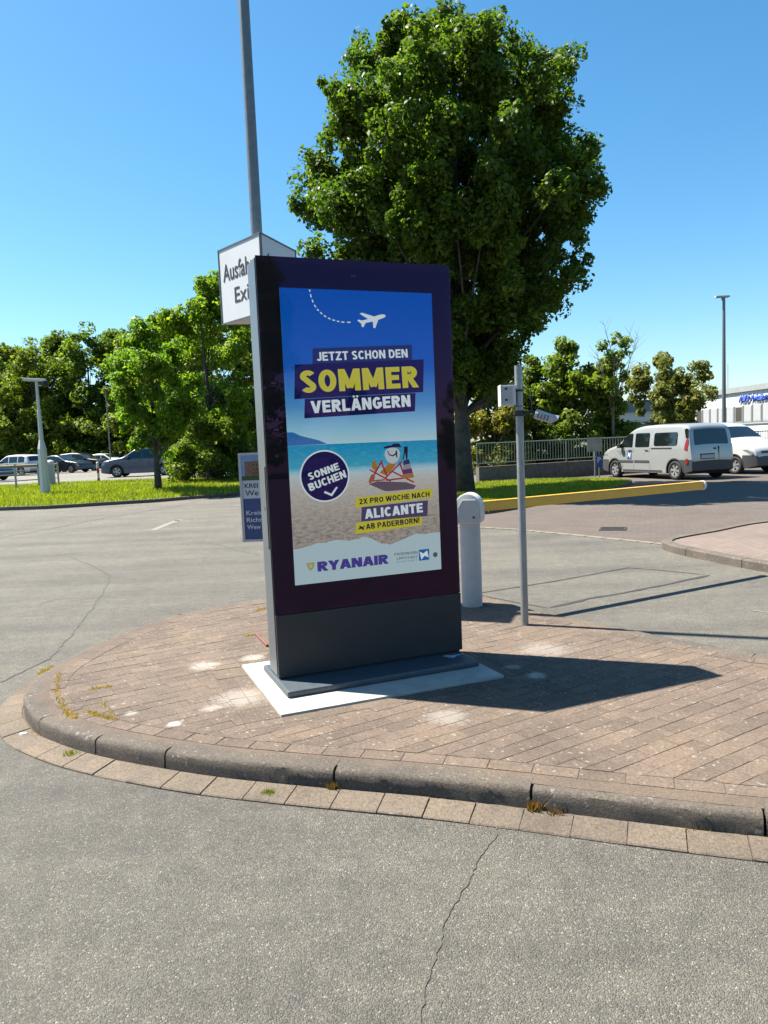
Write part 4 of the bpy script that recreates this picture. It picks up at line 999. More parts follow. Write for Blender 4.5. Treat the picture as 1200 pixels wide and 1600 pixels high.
for dz, m_, r_ in ((.98, pm('weathered_wood_rail', (.42, .31, .19), .8, var=.2), .06), (.62, GALV, .022), (.36, GALV, .022), (.78, GALV, .022)):
    MB().tube([p+Vector((0, 0, dz)) for p in hp_], r_, 8).build('rail', m_, hr)
p = at(78, 720, 34.0); tb = thing('bollard', 'stout grey bollard with a white domed cap beside the handrail', 'bollard', (p.x, p.y, bank(p.x, p.y)-.03))
auto_smooth(MB().lathe([(.17, 0), (.17, 1.02)], (0, 0, 0), 16).build('shaft', LGREY, tb), 50); auto_smooth(MB().lathe([(.18, 1.02), (.18, 1.1), (.14, 1.18), (.05, 1.22)], (0, 0, 0), 16).build('cap', WPAINT, tb), 50)
p = at(153, 735, 36.2); rw = thing('marker_post', 'thin red and white banded marker post at the car park entrance', 'post', (p.x, p.y, ZC-.02))
for k in range(4): MB().lathe([(.06, k*.24), (.06, k*.24+.24)], (0, 0, 0), 12).build('band', WPAINT if k % 2 else pm('red_paint', (.45, .03, .025), .5), rw)
MB().lathe([(.06, .96), (.05, 1.0), (.02, 1.02)], (0, 0, 0), 12).build('cap', WPAINT, rw)

# ------------------------------------------------------------------ vehicles
GLASSM = pm('car_glass', (.010, .015, .016), .04, 0, .8)
TYRE = pm('tyre_rubber', (.018, .018, .019), .8); RIMM = pm('wheel_silver', (.50, .50, .51), .35, .5); DARKP = pm('grey_bumper_plastic', (.055, .058, .063), .6)
LAMPG = pm('headlamp_glass', (.45, .47, .5), .08, .3, .8); TAILR = pm('tail_light_red', (.35, .012, .02), .15); PLATE = pm('number_plate', (.62, .62, .60), .5); UNDER = pm('underbody', (.012, .012, .012), .9)
WHEELC = {}
def wheel_mesh(r, w, spokes):
    key = (r, w, spokes)
    if key in WHEELC: return WHEELC[key]
    ty = MB(); prof = [(r*.64, -w/2), (r*.93, -w/2), (r, -w*.36), (r, w*.36), (r*.93, w/2), (r*.64, w/2), (r*.62, w*.3), (r*.62, -w*.3), (r*.64, -w/2)]
    n = 28; vs = []; fs = []
    for rad, y in prof: vs += [(rad*math.cos(2*math.pi*k/n), y, rad*math.sin(2*math.pi*k/n)) for k in range(n)]
    for i in range(len(prof)-1):
        for k in range(n): fs.append((i*n+k, i*n+(k+1) % n, (i+1)*n+(k+1) % n, (i+1)*n+k))
    ty.add(vs, fs); t_ = ty.mesh('tyre', True)
    rm = MB()
    def disc(r0, r1, y0, y1):
        vs = []; fs = []
        for rad, y in ((r0, y0), (r1, y1)): vs.extend([(rad*math.cos(2*math.pi*k/n), y, rad*math.sin(2*math.pi*k/n)) for k in range(n)])
        for k in range(n): fs.append((k, (k+1) % n, n+(k+1) % n, n+k))
        rm.add(vs, fs)
    disc(r*.65, r*.57, w*.46, w*.44); disc(r*.57, r*.57, w*.44, w*.1)
    for s_ in range(spokes):
        a = 2*math.pi*s_/spokes; wd = .42*2*math.pi/spokes*.75
        pts = [(.12, -wd*1.7), (.58, -wd*.75), (.58, wd*.75), (.12, wd*1.7)]
        P = [(r*q*math.cos(a+d), w*(.40 if q < .3 else .44), r*q*math.sin(a+d)) for q, d in pts]
        rm.add(P+[(x, y-w*.2, z) for x, y, z in P], [(0, 1, 2, 3), (4, 7, 6, 5), (0, 4, 5, 1), (1, 5, 6, 2), (2, 6, 7, 3), (3, 7, 4, 0)])
    vs = [(0, w*.45, 0)]+[(r*.17*math.cos(2*math.pi*k/12), w*.43, r*.17*math.sin(2*math.pi*k/12)) for k in range(12)]
    rm.add(vs, [(0, 1+k, 1+(k+1) % 12) for k in range(12)])
    hub = MB(); vs = [(0, w*.05, 0)]+[(r*.62*math.cos(2*math.pi*k/20), w*.05, r*.62*math.sin(2*math.pi*k/20)) for k in range(20)]
    hub.add(vs, [(0, 1+k, 1+(k+1) % 20) for k in range(20)])
    WHEELC[key] = (t_, rm.mesh('rim'), hub.mesh('brake_shadow')); return WHEELC[key]

def car(name, label, loc, heading, paint, L=4.4, W=1.8, H=1.6, wb=2.65, fo=.88, wr=.33, belt=.98, prof=None, taper=.15, pillars=(), side_win=None, ws=None, rw=None,
        bump_z=0.0, bump_x=(0, 0), spokes=5, group=None, cat='car', roof_mat=None, detail=True):
    t = thing(name, label, cat, loc, heading, group)
    P = [Vector((L/2-(1-x)*L, z*H)) for x, z in prof]      # nose -> tail
    dense = []
    for i in range(len(P)-1):
        n = max(1, int((P[i+1]-P[i]).length/.055))
        for k in range(n): dense.append(P[i].lerp(P[i+1], k/n))
    dense.append(P[-1])
    for _ in range(3): dense = [dense[0]]+[(dense[i-1]+dense[i]*2+dense[i+1])/4 for i in range(1, len(dense)-1)]+[dense[-1]]
    xf = L/2-fo; xr = xf-wb; ar = wr*1.17
    def halfw(x, z):
        e = max(0, (abs(x)-(L/2-.55))/.55); w0 = W/2*(1-.13*e**2.2) if x > 0 else W/2*(1-.08*e**2.5)
        if z < belt: return w0*(1-.05*((belt*.75-z)/belt)**2)
        return w0*(1-.05*.0625)*(1-taper*((z-belt)/(H-belt))**1.15)
    def zbot(x):
        b = .22+.08*max(0, (abs(x)-(L/2-.5))/.5)**2
        for xc in (xf, xr):
            d = abs(x-xc)
            if d < ar: b = max(b, wr+math.sqrt(ar*ar-d*d)-.01)
        return b
    lv = sorted(set([.2, .32, .44, .56, .66, .76, .86, belt-.06, belt, belt+.12, belt+.25, belt+.38, belt+.5, H-.12]))
    rows = []
    for st in dense:
        x, zt = st.x, st.y; zb = min(zbot(x), zt-.08); rc = min(.09, (zt-zb)*.3)
        ring_ = []
        for z in lv:
            zz = min(max(z, zb), zt-rc); ring_.append((halfw(x, zz), zz))
        wq = halfw(x, zt-rc)
        for a in (30, 60, 90): ring_.append((wq-rc*1.3*(1-math.cos(R(a))), zt-rc+rc*math.sin(R(a))))
        wt = ring_[-1][0]
        ring_ += [(wt*.66, zt+.014), (wt*.33, zt+.022), (0, zt+.025)]
        rows.append((x, ring_))
    K_ = len(rows[0][1]); verts = []; faces = []
    for x, rg in rows:
        verts += [(x, y, z) for y, z in rg]+[(x, -y, z) for y, z in rg[:-1][::-1]]
    K2 = 2*K_-1
    for i in range(len(rows)-1):
        for j in range(K2-1): faces.append((i*K2+j, i*K2+j+1, (i+1)*K2+j+1, (i+1)*K2+j))
    faces.append(tuple(range(K2))); faces.append(tuple(range((len(rows)-1)*K2+K2-1, (len(rows)-1)*K2-1, -1)))
    body = []; bump = []; bump2 = []
    for f in faces:
        cx = sum(verts[i][0] for i in f)/len(f); cz = sum(verts[i][2] for i in f)/len(f)
        isb = bump_z and ((cz < bump_z and (cx > bump_x[0] or cx < bump_x[1])) or len(f) > 6)
        (body if not isb else (bump if cx > 0 else bump2)).append(f)
    def bld(nm, fl, mat):
        bm = bmesh.new(); vm = {}
        for f in fl:
            vs_ = []
            for i in f:
                if i not in vm: vm[i] = bm.verts.new(verts[i])
                if vm[i] not in vs_: vs_.append(vm[i])
            if len(vs_) > 2:
                try: bm.faces.new(vs_)
                except ValueError: pass
        bmesh.ops.remove_doubles(bm, verts=bm.verts, dist=.0008); bmesh.ops.recalc_face_normals(bm, faces=bm.faces)
        me = bpy.data.meshes.new(nm); bm.to_mesh(me); bm.free(); o = link(nm, me, mat, t); return auto_smooth(o, 38)
    bodyo = bld('body', body, paint)
    if bump: bld('front_bumper', bump, DARKP)
    if bump2: bld('rear_bumper', bump2, DARKP)
    MB().box(xr-.6, xf+.5, -W/2+.13, W/2-.13, .2, .75).build('underbody', UNDER, t)
    def ztop(x):
        best = 0
        for i in range(len(dense)-1):
            a, b = dense[i], dense[i+1]
            if min(a.x, b.x) <= x <= max(a.x, b.x): best = max(best, a.y+(b.y-a.y)*((x-a.x)/(b.x-a.x) if abs(b.x-a.x) > 1e-6 else 0))
        return best
    def side(nm, poly, mat, off=.006, parent=None, sides=(1, -1)):
        for s_ in sides:
            bm = bmesh.new(); vs_ = [bm.verts.new((x, s_*(halfw(x, z)+off), z)) for x, z in poly]; f = bm.faces.new(vs_)
            r_ = bmesh.ops.triangulate(bm, faces=[f]); bmesh.ops.recalc_face_normals(bm, faces=bm.faces)
            bm.normal_update()
            for f in bm.faces:
                if f.normal.y*s_ < 0: f.normal_flip()
            me = bpy.data.meshes.new(nm); bm.to_mesh(me); bm.free(); link(nm, me, mat, parent or t)
    def rrect(x0, x1, z0, z1, r=.04):
        out = []
        for (cx, cz, a0) in ((x1-r, z1-r, 0), (x0+r, z1-r, 90), (x0+r, z0+r, 180), (x1-r, z0+r, 270)):
            out += [(cx+r*math.cos(R(a0+k*30)), cz+r*math.sin(R(a0+k*30))) for k in range(4)]
        return out
    def tops(nm, i0, i1, inset, mat, off=.006):
        """panel on the top surface between profile arc fractions"""
        st = [s for s in dense if i0(s)]
        vs_ = []; fs_ = []; m_ = 9
        for k, s in enumerate(st):
            a = st[max(0, k-1)]; b = st[min(len(st)-1, k+1)]; tt = (b-a).normalized(); nn = Vector((tt.y, -tt.x))
            if nn.y < 0 and abs(nn.y) > .02: nn = -nn
            if i1 == 'rear' and nn.x > 0: nn = -nn
            rc = min(.09, (s.y-zbot(s.x))*.3); wq = halfw(s.x, s.y-rc)-rc*1.3
            e_ = min(k, len(st)-1-k); wq = wq+.05-inset-(.03 if e_ == 0 else 0)
            for j in range(m_):
                y = wq*(-1+2*j/(m_-1)); zc = .025*(1-min(1, abs(y)/max(wq, .01))**2)
                vs_.append((s.x+nn.x*off, y, s.y+zc+nn.y*off))
        for k in range(len(st)-1):
            for j in range(m_-1): fs_.append((k*m_+j, k*m_+j+1, (k+1)*m_+j+1, (k+1)*m_+j))
        if fs_: o = MB().add(vs_, fs_).build(nm, mat, t); auto_smooth(o, 50); return o
    # side windows following the roof line
    x1, x0 = side_win
    cuts = [x1]+list(pillars)+[x0]
    for a, b in zip(cuts[:-1], cuts[1:]):
        a2, b2 = a-.035, b+.035; top = []; bot = []
        for k in range(9):
            x = a2+(b2-a2)*k/8; zt = min(ztop(x)-.11, H-.15); zt = max(zt, belt+.045); top.append((x, zt))
        poly = [(b2, belt+.05), (a2, belt+.04)]+top
        if min(p[1] for p in top) < belt+.06: poly = [(b2, belt+.05), (a2, belt+.035)]+top
        side('window', poly, GLASSM)
    if ws: tops('windscreen', lambda s: ws[1] <= s.x <= ws[0] and s.x > side_win[0]-1.2, 'front', .03, GLASSM)
    if rw: tops('rear_window', lambda s: rw[0] <= s.y <= rw[1] and s.x < x0+.3, 'rear', .10, GLASSM)
    tw, rmw, hb = wheel_mesh(wr, .2, spokes)
    for x in (xf, xr):
        for s_ in (1, -1):
            w_ = link('wheel', tw, TYRE, t); w_.location = (x, s_*(W/2-.11), wr); w_.rotation_euler = (0, random.uniform(0, 1), 0 if s_ > 0 else math.pi)
            link('rim', rmw, RIMM, w_); link('brake_shadow', hb, UNDER, w_)
            arch = [(x+ar*math.cos(a), wr+ar*math.sin(a)) for a in np.linspace(-.1, math.pi+.1, 15)]
            rim_o = [(x+(ar+.035)*math.cos(a), wr+(ar+.035)*math.sin(a)) for a in np.linspace(-.1, math.pi+.1, 15)]
            vs_ = [(px, s_*(halfw(px, max(.25, pz))+.007), pz) for px, pz in arch]+[(px, s_*(halfw(px, max(.25, pz))+.007), pz) for px, pz in rim_o]
            MB().add(vs_, [(i, i+1, 16+i, 15+i) for i in range(14)]).build('arch_trim', DARKP if bump_z else paint, t)
    # lamps, plates, mirrors, handles
    hz = ztop(L/2-.14)-.12
    nose = L/2
    for s_ in (1, -1):
        side('headlight', [(nose-.50, hz+.09), (nose-.16, hz-.10), (nose-.10, hz-.02), (nose-.14, hz+.02), (nose-.32, hz+.09)], LAMPG, .012, sides=(s_,))
        m_ = MB().box(-.10, .06, -.03, .10, -.07, .08).build('mirror', BPLAST if bump_z else paint, t, bevel=.025); m_.location = (side_win[0]-.22, s_*(halfw(side_win[0]-.2, belt)+.06), belt+.08)
        if s_ < 0: m_.scale.y = -1
    for xh in [c-.0 for c in pillars[:2]]:
        side('handle', rrect(xh+.06, xh+.24, belt-.10, belt-.065, .012), BPLAST if bump_z else LGREY, .02)
    if detail:
        for xs_ in [side_win[0]-.28]+list(pillars[:2]):
            side('door_gap', [(xs_-.005, .34), (xs_+.005, .34), (xs_+.005, belt), (xs_-.005, belt)], UNDER, .004)
    return t, side, rrect, tops, halfw, ztop, dense

SUVP = [(1, .30), (.995, .46), (.975, .56), (.90, .61), (.735, .675), (.70, .70), (.575, .925), (.52, .975), (.36, 1.0), (.16, .975), (.075, .93), (.035, .74), (.012, .60), (.004, .45), (0, .3)]
ESTP = [(1, .30), (.992, .45), (.965, .55), (.88, .61), (.735, .67), (.70, .69), (.565, .93), (.51, .98), (.36, 1.0), (.15, .95), (.08, .88), (.03, .70), (.008, .58), (.003, .45), (0, .3)]
SEDP = [(1, .30), (.992, .44), (.96, .54), (.86, .61), (.72, .67), (.69, .69), (.54, .94), (.48, .99), (.38, 1.0), (.28, .955), (.13, .76), (.04, .74), (.012, .68), (.004, .5), (0, .3)]
VANP = [(1, .20), (.998, .33), (.988, .42), (.965, .50), (.90, .575), (.80, .635), (.775, .655), (.635, .90), (.585, .955), (.50, .99), (.34, 1.0), (.12, .985), (.055, .965), (.035, .94), (.022, .76), (.006, .55), (.0, .4), (0, .22)]
def paint(name, c, metal=.0): return pm('paint_'+name, c, .32, metal, .5, coat=.8)
SILVER = paint('silver', (.50, .51, .51), .35); WHITEP = paint('white', (.74, .75, .75)); BLUEG = paint('blue_grey', (.012, .05, .14), .0); BLACKP = paint('black', (.012, .013, .018)); NAVYP = paint('dark_navy', (.012, .016, .032)); ANTHP = paint('dark_grey', (.05, .055, .06), .3); LSILV = paint('light_silver', (.6, .61, .62), .3)

def kangoo(label, fw, heading, pnt, logo):
    """long van; fw = position of its front axle centre on the ground"""
    L, W, H, wb, fo = 4.66, 1.83, 1.83, 3.08, .86
    hd = Vector((math.cos(heading), math.sin(heading))); c = Vector(fw)-hd*(L/2-fo)
    t, side, rrect, tops, halfw, ztop, dense = car('van', label, (c.x, c.y, .004), heading, pnt, L, W, H, wb, fo, .315, 1.06, VANP, .11, pillars=(.42, -.42), side_win=(1.30, -.45), ws=(1.22, .58), rw=(1.08, 1.62),
        bump_z=.62, bump_x=(1.80, -1.72), spokes=6, cat='van')
    for o in list(t.children):                              # the van's own window shapes replace the generic ones
        if o.name.split('.')[0] == 'window': bpy.data.objects.remove(o)
    side('window', [(1.22, 1.10), (1.10, 1.21), (.92, 1.40), (.74, 1.53), (.60, 1.57), (.50, 1.57), (.47, 1.53), (.47, 1.13), (.50, 1.09)], GLASSM)
    side('window', rrect(-.40, .34, 1.09, 1.57, .06), GLASSM); side('window', rrect(-1.74, -.62, 1.12, 1.56, .08), GLASSM)
    side('side_moulding', rrect(.44, 1.30, .56, .635, .01), DARKP, .012); side('side_moulding', rrect(-.40, .38, .56, .635, .01), DARKP, .012)
    side('sliding_rail', rrect(-1.50, -.50, 1.02, 1.06, .01), UNDER, .008)
    side('door_gap', [(-.50, .34), (-.49, .34), (-.49, 1.6), (-.50, 1.6)], UNDER, .004)
    side('sill', [(1.02, .24), (1.02, .31), (-1.02, .31), (-1.02, .24)], DARKP, .006)
    side('tail_light', [(-2.06, .98), (-2.17, .96), (-2.215, 1.18), (-2.20, 1.34), (-2.14, 1.34), (-2.09, 1.16)], TAILR, .016)
    side('tail_pillar', [(-2.10, 1.36), (-2.20, 1.36), (-2.165, 1.64), (-2.10, 1.68), (-2.02, 1.62)], GLASSM, .012)
    side('rear_reflector', [(-2.12, .52), (-2.20, .52), (-2.20, .70), (-2.12, .70)], TAILR, .016)
    xe = -L/2
    MB().box(xe-.016, xe-.004, -.05, .47, .69, .80).build('number_plate', PLATE, t); MB().box(xe+.0, xe+.02, -.08, .50, .66, .84).build('plate_recess', DARKP, t)
    MB().box(xe-.003, xe+.04, -.262, -.252, .62, 1.06).build('door_gap', UNDER, t)
    MB().box(xe+.02, xe+.05, -.16, -.05, .96, 1.02).build('handle', BPLAST, t); MB().tube([(xe+.07, -.1, 1.06), (xe+.055, .04, 1.16)], .012, 6).build('wiper', BPLAST, t)
    MB().box(xe+.03, xe+.06, -.78, -.36, .86, 1.02).build('door_badge', LGREY, t)
    MB().box(L/2-.035, L/2+.004, -.28, .28, .38, .49).build('number_plate', PLATE, t); MB().box(L/2-.10, L/2-.006, -.55, .55, .72, .80).build('grille', BPLAST, t)
    MB().lathe([(.075, 0), (.06, .02)], (0, 0, 0), 4).build('emblem', RIMM, t).matrix_local = Matrix.Translation((L/2-.02, 0, .79)) @ Matrix.Rotation(R(90), 4, 'Y')
    if logo:
        side('logo_square', rrect(.53, .76, .62+.06, .98, .01), pm('logo_blue_paint', (.03, .12, .34), .4), .010, sides=(1,))
        side('logo_bird', [(.55, .92), (.63, .86), (.74, .95), (.68, .84), (.75, .74), (.655, .79), (.59, .70), (.61, .81)], WPAINT, .013, sides=(1,))
        to3 = lambda q: (1.28-q.x, halfw(1.28-q.x, q.y)+.010, q.y)
        place_text('lettering', 'PADERBORN', Vector((.0, .92)), Vector((.44, .92)), Vector((0, .965)), pm('lettering_grey', (.12, .15, .2), .5), to3, t, .005)
        place_text('lettering', 'LIPPSTADT', Vector((.08, .84)), Vector((.44, .84)), Vector((.08, .885)), pm('lettering_grey', (.12, .15, .2), .5), to3, t, .005)
    return t
v_f = un(962, 746); v_r = un(1076, 751); hv = math.atan2(v_f.y-v_r.y, v_f.x-v_r.x)
lft = Vector((-math.sin(hv), math.cos(hv)))
kangoo('silver passenger van with blue square logo on its front door', (v_f.x-lft.x*.88, v_f.y-lft.y*.88), hv, SILVER, True)
w2 = un(1148, 741); h2 = hv+math.pi+R(4); rgt = Vector((math.sin(h2), -math.cos(h2)))
kangoo('white delivery van with dark bumper parked behind the silver van', (w2.x-rgt.x*.88, w2.y-rgt.y*.88), h2, WHITEP, False)

def place_car(px, py, z, heading, label, pnt, kind, L, W, H, wb, spokes=5, anchor=0.0):
    p = un(px, py, z); prof = {'suv': SUVP, 'estate': ESTP, 'sedan': SEDP}[kind]
    bl = {'suv': .60, 'estate': .60, 'sedan': .61}[kind]*H
    sw = {'suv': (.70, .075), 'estate': (.70, .085), 'sedan': (.69, .20)}[kind]; f_ = lambda q: L/2-(1-q)*L
    return car('parked_car', label, (p.x, p.y, z), heading, pnt, L, W, H, wb, .90, .335, bl, prof, .17, pillars=(f_(.47), f_(.26)) if kind != 'sedan' else (f_(.47), f_(.30)),
        side_win=(f_(sw[0]), f_(sw[1]+.02)), ws=(f_(.70), f_(.545)), rw=(.66*H, .90*H) if kind != 'sedan' else (.76*H, .95*H), bump_z=.36, bump_x=(L/2-.6, -L/2+.6), spokes=spokes, group='cars in the car park')
sv = un(222, 744, ZC)
place_car(226, 743.5, ZC, R(180+4), 'blue grey SUV parked side-on behind the young tree', BLUEG, 'suv', 4.45, 1.84, 1.66, 2.68)
place_car(131, 736, ZC, R(-10), 'black estate car with bright pale roof facing the SUV', BLACKP, 'estate', 4.75, 1.85, 1.60, 2.8)
place_car(101, 739, ZC, R(-18), 'dark navy car parked next to the black estate', NAVYP, 'sedan', 4.6, 1.82, 1.46, 2.75)
place_car(28, 743, ZC, R(158), 'white SUV seen from behind through the handrail', WHITEP, 'suv', 4.4, 1.84, 1.62, 2.65)
place_car(60, 738.5, ZC, R(-22), 'dark grey car between the white SUV and the navy car', ANTHP, 'estate', 4.5, 1.8, 1.5, 2.7)
place_car(-38, 752, ZC, R(-14), 'dark blue car close behind the handrail', BLUEG, 'sedan', 4.6, 1.82, 1.44, 2.75)
place_car(168, 731.5, ZC, R(-12), 'white hatchback parked beyond the black estate', WHITEP, 'estate', 4.2, 1.78, 1.46, 2.6)
place_car(190, 729, ZC, R(-8), 'silver car parked in the back row by the woodland', LSILV, 'estate', 4.4, 1.8, 1.5, 2.65)
place_car(207, 727, ZC, R(-6), 'dark car with pale roof at the end of the back row', ANTHP, 'suv', 4.5, 1.85, 1.7, 2.7)

# ------------------------------------------------------------------ trees
def leaves_mesh(name, centers, radii, per, size, up=.35, squash=.8, spiky=0.0):
    C = np.repeat(np.array(centers), per, 0); Rr = np.repeat(np.array(radii), per)
    n = len(C); d = RNG.normal(size=(n, 3)); d /= np.linalg.norm(d, axis=1)[:, None]
    rad = RNG.uniform(.25, 1, n)**.5
    P = C+d*np.array([1, 1, squash])*(Rr*rad)[:, None]
    nrm = d*.7+RNG.normal(size=(n, 3))*.6+np.array([0, 0, up]); nrm /= np.linalg.norm(nrm, axis=1)[:, None]
    a = np.cross(nrm, RNG.normal(size=(n, 3))); a /= np.linalg.norm(a, axis=1)[:, None]; b = np.cross(nrm, a)
    s = size*RNG.uniform(.45, 1.45, n)[:, None]
    droop = nrm*s*.18
    v = np.empty((n, 4, 3)); v[:, 0] = P-a*s; v[:, 1] = P+b*s*.55+droop-a*s*.1; v[:, 2] = P+a*s; v[:, 3] = P-b*s*.55+droop-a*s*.1
    me = bpy.data.meshes.new(name); me.vertices.add(4*n); me.loops.add(4*n); me.polygons.add(n)
    me.vertices.foreach_set('co', v.ravel()); me.loops.foreach_set('vertex_index', np.arange(4*n)); me.polygons.foreach_set('loop_start', np.arange(0, 4*n, 4)); me.polygons.foreach_set('loop_total', np.full(n, 4))
    me.update(); return me
def trunk_mesh(name, h, r0, tips, seed, base=None, rb=.3):
    rr = random.Random(seed); mb = MB()
    pts = []; rads = []; x = y = 0
    for k in range(11):
        f = k/10; pts.append((x, y, -.1+f*h)); rads.append(r0*(1.35 if k == 0 else (1.12 if k == 1 else 1-.78*f))); x += rr.gauss(0, .02*h/10+.01); y += rr.gauss(0, .02*h/10+.01)
    mb.tube(pts, rads, 12)
    for tp in tips:
        f = rr.uniform(.28, .8); f = min(f, max(.2, (tp[2]/h)-.12)); i = int(f*10); s = Vector(pts[i]); e = Vector(tp); m1 = s.lerp(e, .5)+Vector((rr.gauss(0, .15), rr.gauss(0, .15), -.12*(e-s).length*.6))
        r1 = rads[i]*.42; mb.tube([s, s.lerp(m1, .5)+Vector((0, 0, .02)), m1, m1.lerp(e, .55), e], [r1, r1*.8, r1*.55, r1*.35, r1*.12], 6, False)
    return mb.mesh(name, True)
def crown_clumps(seed, prof, n, cr, shell=.5, cx=0, cy=0, flat_y=1.0):
    """clumps spread through an envelope of radius prof(z)"""
    rr = random.Random(seed); zs = [p[0] for p in prof]; out = []; rad = []; rmax = max(p[1] for p in prof)
    while len(out) < n:
        z = rr.uniform(zs[0], zs[-1]); r = float(np.interp(z, zs, [p[1] for p in prof]))
        if rr.random() > (r/rmax)+.08: continue
        a = rr.uniform(0, 2*math.pi); q = rr.uniform(shell**2, 1)**.5; q *= 1+.07*math.sin(3*a+seed+z*.9)+.06*math.sin(7*a-2.1*z+seed)+rr.gauss(0, .05)
        sp_ = cr[1]*rr.uniform(.55, 1.15); rw_ = max(.05, r-cr[1]*.4-sp_*.6)*q
        tx, ty = cx+rw_*math.cos(a), cy+rw_*math.sin(a)*flat_y
        for _ in range(rr.randint(4, 11)):           # a spray of leaf clumps round one branch end, reaching outwards and up
            g = rr.gauss(0, .55); out.append((tx+rr.gauss(0, sp_*.55)+math.cos(a)*abs(g)*sp_*.6, ty+rr.gauss(0, sp_*.55)+math.sin(a)*abs(g)*sp_*.6, z+rr.gauss(.1, .6)*sp_)); rad.append(rr.uniform(*cr))
    return out, rad
TREEC = {}
def tree(name, label, loc, seed, h, prof, n, cr, per, leaf, mat, r0, key=None, rz=0, sc=1.0, shell=.5, cx=0, cy=0, group=None, squash=.8, cat='tree', limbs=26, bark=None):
    t = thing(name, label, cat, loc, rz, group); t.scale = (sc, sc, sc)
    if key is None or key not in TREEC:
        c, r = crown_clumps(seed, prof, n, cr, shell, cx, cy)
        tips = random.Random(seed+1).sample(c, min(limbs, len(c)))
        TREEC[key] = (trunk_mesh('trunk', h*.86, r0, tips, seed), leaves_mesh('crown', c, r, per, leaf, squash=squash))
    tm, cmesh = TREEC[key]
    link('trunk', tm, bark or BARK, t); link('crown', cmesh, mat, t); return t
# big tree: crown measured from the photograph at the trunk's distance
bt = un(726, 768, .07)
dm = bt.y/F_PX*1.012
bigprof = [(3.0, 1.2), (3.5, 1.9), (4.6, 2.7), (6.0, 3.7), (7.4, 4.2), (8.8, 4.3), (10.2, 3.95), (11.5, 3.4), (12.3, 2.5), (12.9, 1.5), (13.2, .5)]
tree('maple_tree', 'large round-crowned maple towering behind the kiosk', (bt.x, bt.y, .05), 11, 13.6, bigprof, 4300, (.14, .36), 68, .074, LEAF_BIG, .25, 'big', shell=.36, cx=-.25, limbs=90, squash=1.15)
# left: young tree on the verge, taller tree and bush behind it
yt = un(247, 766, .2)
tree('young_tree', 'slim young bright green tree on the grass verge', (yt.x, yt.y, bank(yt.x, yt.y)-.03), 21, 6.2, [(1.7, .5), (2.3, 1.3), (3.2, 2.0), (4.2, 2.2), (5.2, 1.7), (6.1, .8), (6.5, .2)], 190, (.2, .45), 105, .085, LEAF_Y, .12, 'young', shell=.2, limbs=24)
q = at(330, 760, 36); tree('leafy_tree', 'tall loose light green tree rising behind the bush', (q.x, q.y, .28), 22, 9.0, [(1.0, 1.2), (2.5, 2.3), (4.5, 2.9), (6.2, 2.7), (7.6, 2.0), (8.8, 1.0), (9.3, .3)], 270, (.25, .55), 95, .10, LEAF_Y, .16, 'loose', shell=.2, limbs=36)
q = at(325, 758, 33.2); tree('bush', 'broad rounded bush at the edge of the verge', (q.x, q.y, .27), 23, 2.4, [(.1, 1.5), (.8, 1.95), (1.6, 1.7), (2.3, .9), (2.7, .3)], 130, (.25, .42), 130, .075, LEAF_W, .06, 'bush', shell=.3, cat='bush', limbs=16)
q = at(385, 760, 38); tree('bush', 'dark dense bush between the loose tree and the kiosk', (q.x, q.y, .27), 23, 2.4, None, 0, None, 0, 0, LEAF_W, .06, 'bush', rz=2.1, sc=1.5, cat='bush')
WPA = [(.3, 2.6), (1.5, 3.4), (4, 3.9), (6.5, 3.6), (8.5, 2.6), (10, 1.4), (10.8, .4)]
WPB = [(.4, 2.2), (2, 3.2), (5, 3.5), (8, 3.1), (10, 2.2), (11.6, 1.1), (12.3, .3)]
wl = [(-8, 556, 83, 'a', 'woodland tree at the far end beyond the white SUV', 0), (30, 552, 87, 'b', 'woodland tree with pointed top beyond the lamp post', 1), (62, 545, 81, 'a', 'broad woodland tree above the grey car', 2.2), (105, 535, 85, 'b', 'tall dark woodland tree above the navy car', 3.3),
      (145, 522, 83, 'a', 'tall woodland tree above the black estate', 4.1), (190, 530, 87, 'b', 'woodland tree behind the young verge tree', 5.2), (235, 520, 81, 'a', 'wide woodland tree behind the blue SUV', .7), (280, 512, 77, 'b', 'woodland tree close behind the loose light green tree', 1.6), (335, 505, 79, 'a', 'woodland tree behind the tall loose tree', 2.8), (390, 520, 81, 'b', 'woodland tree half hidden by the kiosk', 4.6)]
for (px, ty, Y, k, lab, rz) in wl:
    b_ = at(px, 720, Y); tp_ = at(px, ty, Y); H_ = tp_.z-.3
    if k == 'a': tree('woodland_tree', lab, (b_.x, b_.y, .3), 31, 10, WPA, 330, (.35, .85), 95, .15, LEAF_W, .2, 'wa', rz, H_/10.8, .35, group='woodland behind the car park', limbs=20)
    else: tree('woodland_tree', lab, (b_.x, b_.y, .3), 32, 11.5, WPB, 330, (.35, .85), 95, .15, LEAF_W, .2, 'wb', rz, H_/12.3, .35, group='woodland behind the car park', limbs=20)
# dense lower growth at the foot of the woodland
uc = []; ur = []
ru = random.Random(9)
for k in range(420):
    x = ru.uniform(-56, -3); y = ru.uniform(77, 86); uc.append((x, y, ru.uniform(.4, 5.4))); ur.append(ru.uniform(.7, 1.3))
tag(link('undergrowth', leaves_mesh('undergrowth', uc, ur, 80, .24), LEAF_W), 'dense dark undergrowth at the foot of the woodland', 'undergrowth', kind='stuff')
